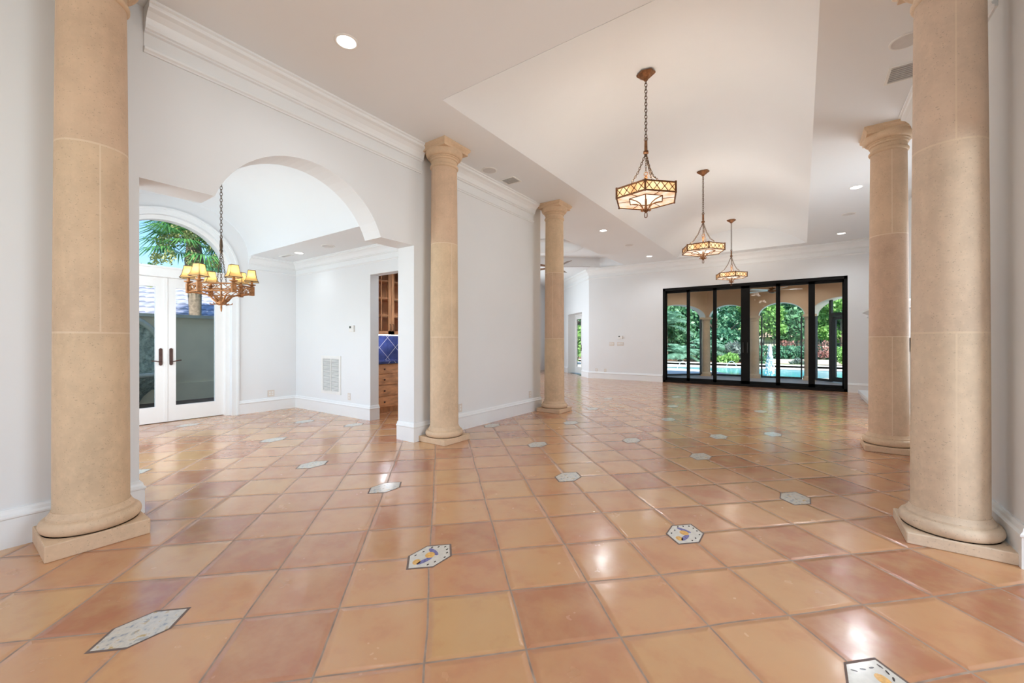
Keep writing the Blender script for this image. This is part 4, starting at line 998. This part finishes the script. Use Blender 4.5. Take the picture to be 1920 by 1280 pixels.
screen(fc, .20, 1.38, 2.12, 'screen_frame', 'dark screen frame between the two middle patio columns')
screen(fc, 1.78, 2.97, 2.12, 'screen_frame', 'dark screen frame in the arch before the fountain')
screen(fl_, .20, 2.20, 2.12, 'screen_frame', 'dark screen frame in the far left patio arch')
sdr = thing('screen_door', 'dark bronze screen door in the right patio arch', 'screen door', (0, 0, 0))
def sbar(par, name, a, b, z0, z1, d=.035, m_=None): return MB().prism([(a, z0), (b, z0), (b, z1), (a, z1)], fr2, -d, d).build(name, m_ or M['screen_metal'], par)
for a, b, z0, z1 in [(.20, .26, 0, 2.1), (.72, .80, 0, 2.58), (1.72, 1.80, 0, 2.58), (.72, 1.80, 2.06, 2.16), (2.22, 2.28, 0, 2.1), (.24, .75, 0, .08), (1.78, 2.24, 0, .08)]: sbar(sdr, 'frame_bar', a, b, z0, z1)
for a, b, z0, z1 in [(.82, .93, .02, 2.05), (1.60, 1.71, .02, 2.05), (.82, 1.71, .02, .16), (.82, 1.71, 1.95, 2.05)]: sbar(sdr, 'leaf_bar', a, b, z0, z1, .025)
fan_('patio_fan', 'white patio fan seen through the top of the sliding doors', -.75, 15.2, PZ, .43, .78, M['plastic'], 5, R_(10))

for px_, py_, lb in ((-3.0, 15.3, 'added patio fill downlight above the left patio column'), (-.2, 15.9, 'added patio fill downlight right of the patio fan'), (1.0, 14.6, 'added patio fill downlight by the screen door')):
    recessed(px_, py_, PZ, lb, 30, .075, 'added patio fill downlights')  # lamps added to brighten the patio walls and ceiling
# pool deck and pool
pool = [(-5.9, 21.2), (-4.6, 21.9), (-2.6, 22.5), (0, 22.7), (2.2, 22.3), (3.0, 21.2), (2.4, 19.9), (1.6, 18.9), (.6, 18.0), (-.6, 17.75), (-1.8, 17.9), (-2.6, 18.6), (-3.1, 19.7), (-4.2, 20.6)]
def smooth_loop(p, n=5):
    out = []; m_ = len(p)
    for i in range(m_):
        a, b, c, d = (Vector(p[(i + k) % m_]) for k in (-1, 0, 1, 2))
        for k in range(n):
            t = k / n; out.append(tuple(.5 * ((2 * b) + (c - a) * t + (2 * a - 5 * b + 4 * c - d) * t * t + (3 * b - a - 3 * c + d) * t ** 3)))
    return out
pl = smooth_loop(pool); cx_ = sum(p[0] for p in pl) / len(pl); cy_ = sum(p[1] for p in pl) / len(pl)
dk = MB(); dk.box(-14, 15.0, -.08, 10, 24.6, -.03)
struct(dk.build('pool_deck', M['deck']), 'pale concrete pool deck', 'deck')
wt = MB().add([(x, y, -.024) for x, y in pl], [list(range(len(pl)))])
struct(wt.build('pool_water', M['water']), 'turquoise pool water', 'pool')
cp = MB(); n = len(pl)
o1 = [(cx_ + (x - cx_) * 1.0, cy_ + (y - cy_) * 1.0) for x, y in pl]; o2 = [(cx_ + (x - cx_) * 1.05, cy_ + (y - cy_) * 1.09) for x, y in pl]
cp.add([(x, y, -.015) for x, y in o1] + [(x, y, -.015) for x, y in o2] + [(x, y, -.03) for x, y in o2] + [(x, y, -.03) for x, y in o1],
       [(i, (i + 1) % n, n + (i + 1) % n, n + i) for i in range(n)] + [(n + i, n + (i + 1) % n, 2 * n + (i + 1) % n, 2 * n + i) for i in range(n)])
struct(cp.build('pool_coping', M['deck']), 'pale coping round the pool', 'coping')
# fountain jet
ft = MB(); rnd = random.Random(3)
for i in range(800):
    u = rnd.random(); z = 1.15 * (1 - u ** 1.6); rr = .02 + .17 * u ** 1.3; a = rnd.random() * 2 * PI
    ft.sphere((rr * math.cos(a) * rnd.random() ** .4, rr * math.sin(a) * rnd.random() ** .4, z), .012 + .016 * rnd.random(), 4, 0, (1, 1, 1.7))
pass
tag(ft.build('fountain_jet', M['spray'], None, (-1.0, 18.75, -.024)), 'foaming white fountain jet rising from the pool', 'fountain')
for (x, y, s, lb) in ((-4.35, 20.6, -1, 'thin arching water jet at the left end of the pool'), (-3.0, 22.2, 1, 'thin arching water jet on the far pool edge'),):
    m = MB().tube([(x + s * .5 * u, y, .0 + 1.1 * (u - u * u) * 1.2) for u in [i / 12 for i in range(13)]], .012, 6); tag(m.build('water_jet', M['spray']), lb, 'water jet')
# planting beds
struct(MB().box(-14, 24.6, -.1, 12, 29.2, .06).build('ground_bed', M['mulch']), 'brown mulch planting bed beyond the pool', 'planting bed')
struct(MB().box(-14, 24.6, -.1, 12, 24.8, .12).build('ground_curb', M['deck']), 'pale low curb edging the planting bed', 'curb')
struct(MB().box(-2.0, 25.4, -.1, 2.6, 26.4, .075).build('ground_lawn', M['lawn']), 'strip of lawn in the planting bed', 'lawn')
struct(MB().box(-2.6, 27.0, -.1, 12, 27.25, .30).build('ground_ledge', M['stucco_house']), 'low pale garden wall below the hedge', 'garden wall')

# ---------------------------------------------------------------- plants
def leaf_quads(mb, n, pts_fn, size, rng, up=.3):
    for _ in range(n):
        c = Vector(pts_fn()); a = Vector((rng.gauss(0, 1), rng.gauss(0, 1), rng.gauss(0, 1) * .6 + up))
        if a.length < 1e-3: continue
        a.normalize(); b = a.orthogonal().normalized(); b.rotate(Matrix.Rotation(rng.random() * 6.3, 3, a)); c2 = a.cross(b)
        s = size * (.6 + .8 * rng.random())
        mb.add([c - b * s * .5, c + c2 * s * .28, c + b * s * .6, c - c2 * s * .28], [(0, 1, 2, 3)])
def clump_fn(blobs, rng):
    tot = [b[3] ** 2 for b in blobs]
    def f():
        x, y, z, r, sz = rng.choices(blobs, tot)[0]
        while True:
            d = Vector((rng.uniform(-1, 1), rng.uniform(-1, 1), rng.uniform(-1, 1)))
            if .05 < d.length <= 1: break
        d *= (.55 + .45 * rng.random()) / max(.4, d.length) * min(1, d.length + .35)
        return (x + d.x * r, y + d.y * r, z + d.z * r * sz)
    return f
def tree(label, x, y, h, crown_r, crown_z, n, size, mat_, seed, trunk=.14, multi=1, lean=0, group='garden trees beyond the pool', name='garden_tree'):
    rng = random.Random(seed); t = thing(name, label, 'tree', (x, y, -.06), 0, group)
    m = MB()
    for k in range(multi):
        a = 2 * PI * k / max(1, multi) + rng.random(); sp = .12 if multi > 1 else 0
        top = Vector((lean + math.cos(a) * crown_r * (.45 if multi > 1 else .05), math.sin(a) * crown_r * (.45 if multi > 1 else .05), crown_z))
        b = Vector((math.cos(a) * sp, math.sin(a) * sp, 0))
        pts_ = [b.lerp(top, u) + Vector((math.sin(u * 5 + k) * .05, math.cos(u * 4 + k) * .05, 0)) for u in (0, .25, .5, .75, 1)]
        m.tube(pts_, [trunk * q for q in (1.25, 1, .85, .7, .4)], 8)
        for q in range(4):
            a2 = rng.random() * 6.3; s0 = pts_[2 + q % 2]; e = s0 + Vector((math.cos(a2) * crown_r * .6, math.sin(a2) * crown_r * .6, crown_r * .5)); m.tube([s0, s0.lerp(e, .5) + Vector((0, 0, .1)), e], [trunk * .45, trunk * .3, trunk * .12], 5)
    m.build('trunk', M['bark'], t)
    blobs = []
    for k in range(12):
        a = rng.random() * 6.3; rr = crown_r * (.75 * rng.random() ** .5)
        blobs.append((lean + rr * math.cos(a), rr * math.sin(a), crown_z + rng.uniform(-.55, .9) * (h - crown_z), crown_r * rng.uniform(.32, .55), .75))
    f = MB(); leaf_quads(f, n, clump_fn(blobs, rng), size, rng); f.build('foliage', mat_, t)
    return t
def shrub(label, x, y, r, h, n, size, mat_, seed, group='shrubs beyond the pool', cat='shrub', z=-.02):
    rng = random.Random(seed); t = thing('garden_shrub', label, cat, (x, y, z), 0, group)
    m = MB()
    for k in range(5):
        a = 2 * PI * k / 5; m.tube([(0, 0, 0), (math.cos(a) * r * .3, math.sin(a) * r * .3, h * .4), (math.cos(a) * r * .55, math.sin(a) * r * .55, h * .75)], .015, 5)
    m.build('stems', M['bark'], t)
    blobs = [(rng.uniform(-.6, .6) * r, rng.uniform(-.6, .6) * r, h * rng.uniform(.3, .72), r * rng.uniform(.35, .55), min(1.2, h / r * .55)) for k in range(9)]
    f = MB(); leaf_quads(f, n, clump_fn(blobs, rng), size, rng); f.build('foliage', mat_, t); return t
def frond_strip(mb, base, direction, L, droop, width, rng, nl=16, leaflet=.28):
    """feather frond: arching rib with leaflets"""
    d = Vector(direction).normalized(); pts_ = []
    for i in range(9):
        u = i / 8; p = Vector(base) + d * L * u; p.z += -droop * L * u * u; pts_.append(p)
    mb.tube(pts_, [.012 * (1 - .8 * i / 8) for i in range(9)], 4)
    for i in range(nl):
        u = .12 + .88 * i / nl; q = u * 8; k = min(7, int(q)); p = pts_[k].lerp(pts_[k + 1], q - k); tdir = (pts_[k + 1] - pts_[k]).normalized()
        sd_ = tdir.cross(Vector((0, 0, 1)))
        if sd_.length < .01: continue
        sd_.normalize(); ll = leaflet * L * (1 - abs(u - .45)) * (.85 + .3 * rng.random())
        for s in (-1, 1):
            e = p + (sd_ * s * .85 + tdir * .55 + Vector((0, 0, -.25))) * ll; m_ = p.lerp(e, .5) + Vector((0, 0, .03)); wv = tdir * width
            mb.add([p - wv * .6, m_ - wv, e, m_ + wv, p + wv * .6], [(0, 1, 2, 3, 4)])
def fan_frond(mb, base, direction, L, rng, rad=.62, n=26):
    """palmetto frond: bare stalk then a fan of blades"""
    d = Vector(direction).normalized(); p = Vector(base) + d * L * .55 + Vector((0, 0, -.04 * L))
    mb.tube([base, Vector(base).lerp(p, .5) + Vector((0, 0, .05)), p], [.018, .014, .010], 5)
    side = d.cross(Vector((0, 0, 1))); side = side.normalized() if side.length > .05 else Vector((1, 0, 0)); up = side.cross(d).normalized()
    for i in range(n):
        a = -2.0 + 4.0 * i / (n - 1); dr = d * math.cos(a) + side * math.sin(a); l_ = rad * L * (1 - .12 * abs(a)) * (.85 + .25 * rng.random())
        m1 = p + dr * l_ * .55 + up * .04; e = p + dr * l_ + Vector((0, 0, -.22 * l_ - .10 * rng.random())); wv = dr.cross(up).normalized() * (.020 * L)
        mb.add([p, m1 - wv, e, m1 + wv], [(0, 1, 2, 3)])
# tree line behind the pool
tree('tall oak with thick dark trunk seen through the fifth door panel', -1.2, 33.5, 6.4, 3.0, 3.7, 6500, .27, M['leaf_oak'], 11, .19)
tree('multi-stemmed crape myrtle behind the pool fountain', -2.35, 30.6, 4.9, 1.5, 2.9, 3000, .20, M['leaf_lime'], 12, .05, 4)
tree('multi-stemmed tree in front of the neighbour house', -.35, 36.5, 5.4, 1.7, 3.4, 2000, .22, M['leaf_oak'], 13, .07, 4)
tree('dense dark green tree behind the third glass panel', -4.9, 31.5, 6.0, 2.5, 2.6, 8000, .24, M['leaf_dark'], 14, .2)
tree('bushy tree at the far left behind the blue-green palms', -8.6, 31.0, 6.2, 2.9, 2.8, 7000, .26, M['leaf_oak'], 15, .2)
tree('bright lime green tree behind the screen door', 1.9, 31.5, 5.0, 1.7, 2.6, 6000, .20, M['leaf_lime'], 16, .10)
tree('tall dark tree far behind the oak', -5.4, 41.0, 8.5, 4.0, 3.6, 6500, .38, M['leaf_dark'], 17, .3)
tree('tall tree far behind the neighbour house', .5, 55.0, 10.0, 5.2, 5.0, 6000, .5, M['leaf_dark'], 18, .3)
tree('tall tree behind the palms seen by the first panel', -12.0, 38.5, 8.5, 4.0, 3.6, 6000, .38, M['leaf_dark'], 19, .3)
tree('leafy tree at the right garden edge', 5.8, 34.0, 6.4, 2.8, 2.8, 6000, .28, M['leaf_oak'], 20, .2)
tree('dark evergreen at the back left of the garden', -16.5, 34.5, 8.5, 4.0, 3.6, 5000, .38, M['leaf_oak'], 21, .3)
tree('dark evergreen right of the neighbour house', 5.4, 45.0, 9.0, 4.4, 3.8, 5500, .4, M['leaf_dark'], 22, .3)
tree('deep green tree far behind the screen door', 3.5, 39.0, 7.5, 2.9, 3.0, 5500, .33, M['leaf_oak'], 23, .25)
# arching blue-green palms at the left
def clump_palm(label, x, y, h, L, nf, seed, mat_):
    rng = random.Random(seed); t = thing('clump_palm', label, 'palm', (x, y, -.02), 0, 'blue-green palms by the pool')
    MB().tube([(0, 0, 0), (0, 0, h)], [.16, .11], 10).build('trunk', M['palm_bark'], t)
    for k in range(nf):
        a = 2 * PI * k * .382; el = .15 + 1.15 * rng.random(); m = MB()
        frond_strip(m, (0, 0, h), (math.cos(a) * math.cos(el), math.sin(a) * math.cos(el), math.sin(el)), L * (.8 + .3 * rng.random()), .55, .016, rng, 22, .30)
        m.build('frond', mat_, t)
clump_palm('low blue-green palm behind the left end of the pool', -5.9, 25.7, .45, 1.7, 34, 31, M['leaf_blue'])
clump_palm('tall feathery palm above the low blue-green one', -7.3, 27.9, 2.3, 2.2, 34, 32, M['leaf_blue'])
clump_palm('blue-green palm left of the second patio column', -4.75, 27.0, .8, 1.5, 30, 33, M['leaf_blue'])
shrub('bright green fern-like shrub at the pool edge in the third panel', -3.35, 25.3, .72, .75, 1100, .17, M['leaf_lime'], 41)
shrub('silvery grey shrub above the bright fern in the third panel', -2.9, 27.3, .85, 1.6, 1500, .14, M['leaf_silver'], 42)
shrub('dark shrub left of the fountain', -1.9, 26.2, .55, .8, 800, .13, M['leaf_dark'], 43)
shrub('yellow-green shrub behind the screen door', 1.85, 25.7, .75, 1.05, 1700, .11, M['leaf_lime'], 44)
shrub('coral flowering shrub seen beside the screen door', .95, 28.0, .42, 1.7, 330, .10, M['flower'], 45)
shrub('olive shrub right of the screen door', 3.5, 26.4, .9, 1.3, 1400, .14, M['leaf_oak'], 46)
shrub('pale agave-like shrub on the bed before the hedge', -.15, 26.5, .35, .4, 220, .16, M['leaf_silver'], 47)
shrub('small coral flowering shrub near the neighbour house', -.75, 30.9, .5, 1.8, 420, .13, M['flower'], 48)
shrub('big leafy shrub outside the door in the angled wall', -10.6, 21.5, 1.3, 2.6, 3000, .2, M['leaf_lime'], 49)
rng = random.Random(5); hg = thing('clipped_hedge', 'dark clipped hedge along the iron fence', 'hedge', (0, 0, 0))
f = MB(); leaf_quads(f, 9000, lambda: (rng.uniform(-5.5, 9), rng.uniform(28.2, 29.0), rng.uniform(.05, 1.0)), .17, rng); f.build('foliage', M['leaf_dark'], hg)
m = MB()
for k in range(18): m.tube([(-5.2 + k * .8, 28.6, 0), (-5.2 + k * .8, 28.6, .8)], .02, 5)
m.build('stems', M['bark'], hg)
fe = thing('iron_fence', 'black iron fence behind the hedge', 'fence', (0, 0, 0))
m = MB(); m.box(-8, 29.58, .25, 10, 29.62, .29); m.box(-8, 29.58, 1.15, 10, 29.62, 1.19)
m.build('rails', M['fence'], fe)
m = MB()
for i in range(140): m.box(-8 + i * .13, 29.592, 0, -8 + i * .13 + .016, 29.608, 1.32)
m.build('pickets', M['fence'], fe)
for i in range(9): MB().box(-8 + i * 2.2, 29.56, -.05, -8 + i * 2.2 + .06, 29.64, 1.4).build('post', M['fence'], fe)
# neighbour house
nh = thing('neighbour_house', 'cream neighbour house with clay tile roof beyond the fence', 'house', (-.6, 44, 0))
MB().box(-2.2, 0, -1, 2.2, 4, 1.72).build('wall', M['stucco_house'], nh)
MB().add([(-2.6, -.4, 1.68), (2.6, -.4, 1.68), (2.6, 4.4, 1.68), (-2.6, 4.4, 1.68), (-1.2, 2, 2.9), (1.2, 2, 2.9)], [(0, 1, 5, 4), (1, 2, 5), (2, 3, 4, 5), (3, 0, 4), (0, 3, 2, 1)]).build('roof', M['roof_clay'], nh)
wx = -.05
MB().prism([(wx - .38, .2), (wx + .38, .2)] + [(wx + .38 * math.cos(PI * i / 10), 1.15 + .38 * math.sin(PI * i / 10)) for i in range(11)], lambda p, d: (p[0], d, p[1]), -.03, .02).build('window', M['lcd'], nh)
for k in range(3): MB().box(1.2, -.04, .3 + k * .5, 1.6, 0, .52 + k * .5).build('quoin', M['stucco_pale'], nh)

# ---------------------------------------------------------------- courtyard seen through the french doors
struct(MB().box(-13, -4, -.16, -8.28, 8, -.05).build('ground_courtyard', simple('courtyard_brick', (.20, .135, .10), .8, 0, .25, 6, .2, 30)), 'brown paved courtyard outside the french doors', 'ground')
cw = MB(); cw.box(-11.62, -5, -.1, -11.4, 9, 1.80)
struct(cw.build('wall_courtyard', M['stucco_grey']), 'grey stucco courtyard wall outside the french doors', 'wall')
cpm = MB(); cpm.box(-11.68, -5, 1.80, -11.33, 9, 1.87)
struct(cpm.build('trim_30', M['cap']), 'pale cap along the courtyard wall', 'wall cap')
struct(MB().box(-11.4, -5, -.06, -11.36, 9, .34).build('baseboard_courtyard', M['stucco_grey']), 'plinth band at the foot of the courtyard wall', 'plinth')
wf = thing('wall_fountain', 'carved stone wall fountain against the courtyard wall', 'fountain', (-11.36, 2.05, -.05))
ar = [(-.80, .30), (.80, .30)] + [(.80 * math.cos(PI * i / 24), 1.10 + .72 * math.sin(PI * i / 24)) for i in range(25)]
MB().prism(ar, lambda p, d: (d, p[0], p[1]), 0, .10).build('carved_back', M['carved'], wf)
oa = [(.86, .30)] + [(.86 * math.cos(PI * i / 24), 1.10 + .78 * math.sin(PI * i / 24)) for i in range(25)] + [(-.86, .30)]
MB().tube([(.09, y, z) for y, z in oa], .06, 8).build('arch_frame', M['cap'], wf)
bs = MB(); n = 20
for k, (r, z) in enumerate(((.45, .0), (.55, .18), (.80, .42), (.90, .56), (.92, .64))): bs.v += [(.05 + r * .75 * math.sin(PI * i / n), -r * math.cos(PI * i / n), z) for i in range(n + 1)]
for k in range(4):
    for i in range(n): bs.f.append([k * (n + 1) + i, k * (n + 1) + i + 1, (k + 1) * (n + 1) + i + 1, (k + 1) * (n + 1) + i]); bs.mi.append(0); bs.sm.append(True)
bs.f.append([4 * (n + 1) + i for i in range(n + 1)]); bs.mi.append(0); bs.sm.append(False)
bs.build('basin', M['carved'], wf)
MB().tube([(.05 + .94 * .75 * math.sin(PI * i / n), -.94 * math.cos(PI * i / n), .64) for i in range(n + 1)], .045, 8).build('basin_rim', M['cap'], wf)
# low house roof behind the wall
bh = thing('courtyard_house', 'house with slate blue tiled roof behind the courtyard wall', 'house', (-17, 2, 0))
MB().box(-8, -14, -.1, 0, 16, 1.75).build('wall', M['stucco_house'], bh)
MB().add([(.7, -15, 1.75), (.7, 17, 1.75), (-5.2, 14.0, 4.35), (-5.2, -12, 4.35), (-11, -15, 1.75), (-11, 17, 1.75)], [(0, 1, 2, 3), (3, 2, 5, 4), (1, 5, 2), (0, 3, 4)]).build('roof', M['roof_blue'], bh)
MB().box(.62, -15, 1.66, .80, 17, 1.80).build('gutter', M['cap'], bh)
# cabbage palm
pm = thing('cabbage_palm', 'tall cabbage palm behind the courtyard wall', 'palm', (-15.9, 4.9, -.05))
prs = random.Random(9)
MB().tube([(0, 0, 0), (.02, .02, 1.2), (0, .03, 2.4), (.03, 0, 3.3), (0, 0, 3.9), (0, 0, 4.5)], [.17, .16, .165, .20, .25, .18], 14).build('trunk', M['palm_bark'], pm)
for k in range(28):
    a = 2 * PI * k * .382; el = -.35 + 1.5 * (k / 28) ** .9; m = MB()
    fan_frond(m, (0, 0, 4.35 + .25 * k / 28), (math.cos(a) * math.cos(el), math.sin(a) * math.cos(el), math.sin(el)), 1.30 + .3 * prs.random(), prs); m.build('frond', M['leaf_palm'], pm)
for k in range(6):
    a = -1.6 + k * .62; m = MB(); blobs = [(math.cos(a) * (.25 + .17 * i), math.sin(a) * (.25 + .17 * i), 4.72 + .22 * math.sin(i * .8) - .05 * i * i * 1.1, .19, 1.3) for i in range(6)]
    leaf_quads(m, 620, clump_fn(blobs, prs), .085, prs); m.build('flower_cluster', M['leaf_yellow'], pm)
tree('green tree low behind the courtyard roof', -26.5, 10.5, 6.0, 2.6, 3.4, 2600, .3, M['leaf_oak'], 51, .15, 1, 0, 'trees behind the courtyard house')
tree('green tree behind the courtyard roof at the far left', -27.5, 6.0, 5.2, 2.2, 3.4, 2200, .3, M['leaf_palm'], 52, .15, 1, 0, 'trees behind the courtyard house')
shrub('leafy shrub top showing over the courtyard wall beside the fountain', -12.4, 2.45, .55, 2.25, 1500, .12, M['leaf_lime'], 61, 'shrubs in the courtyard')
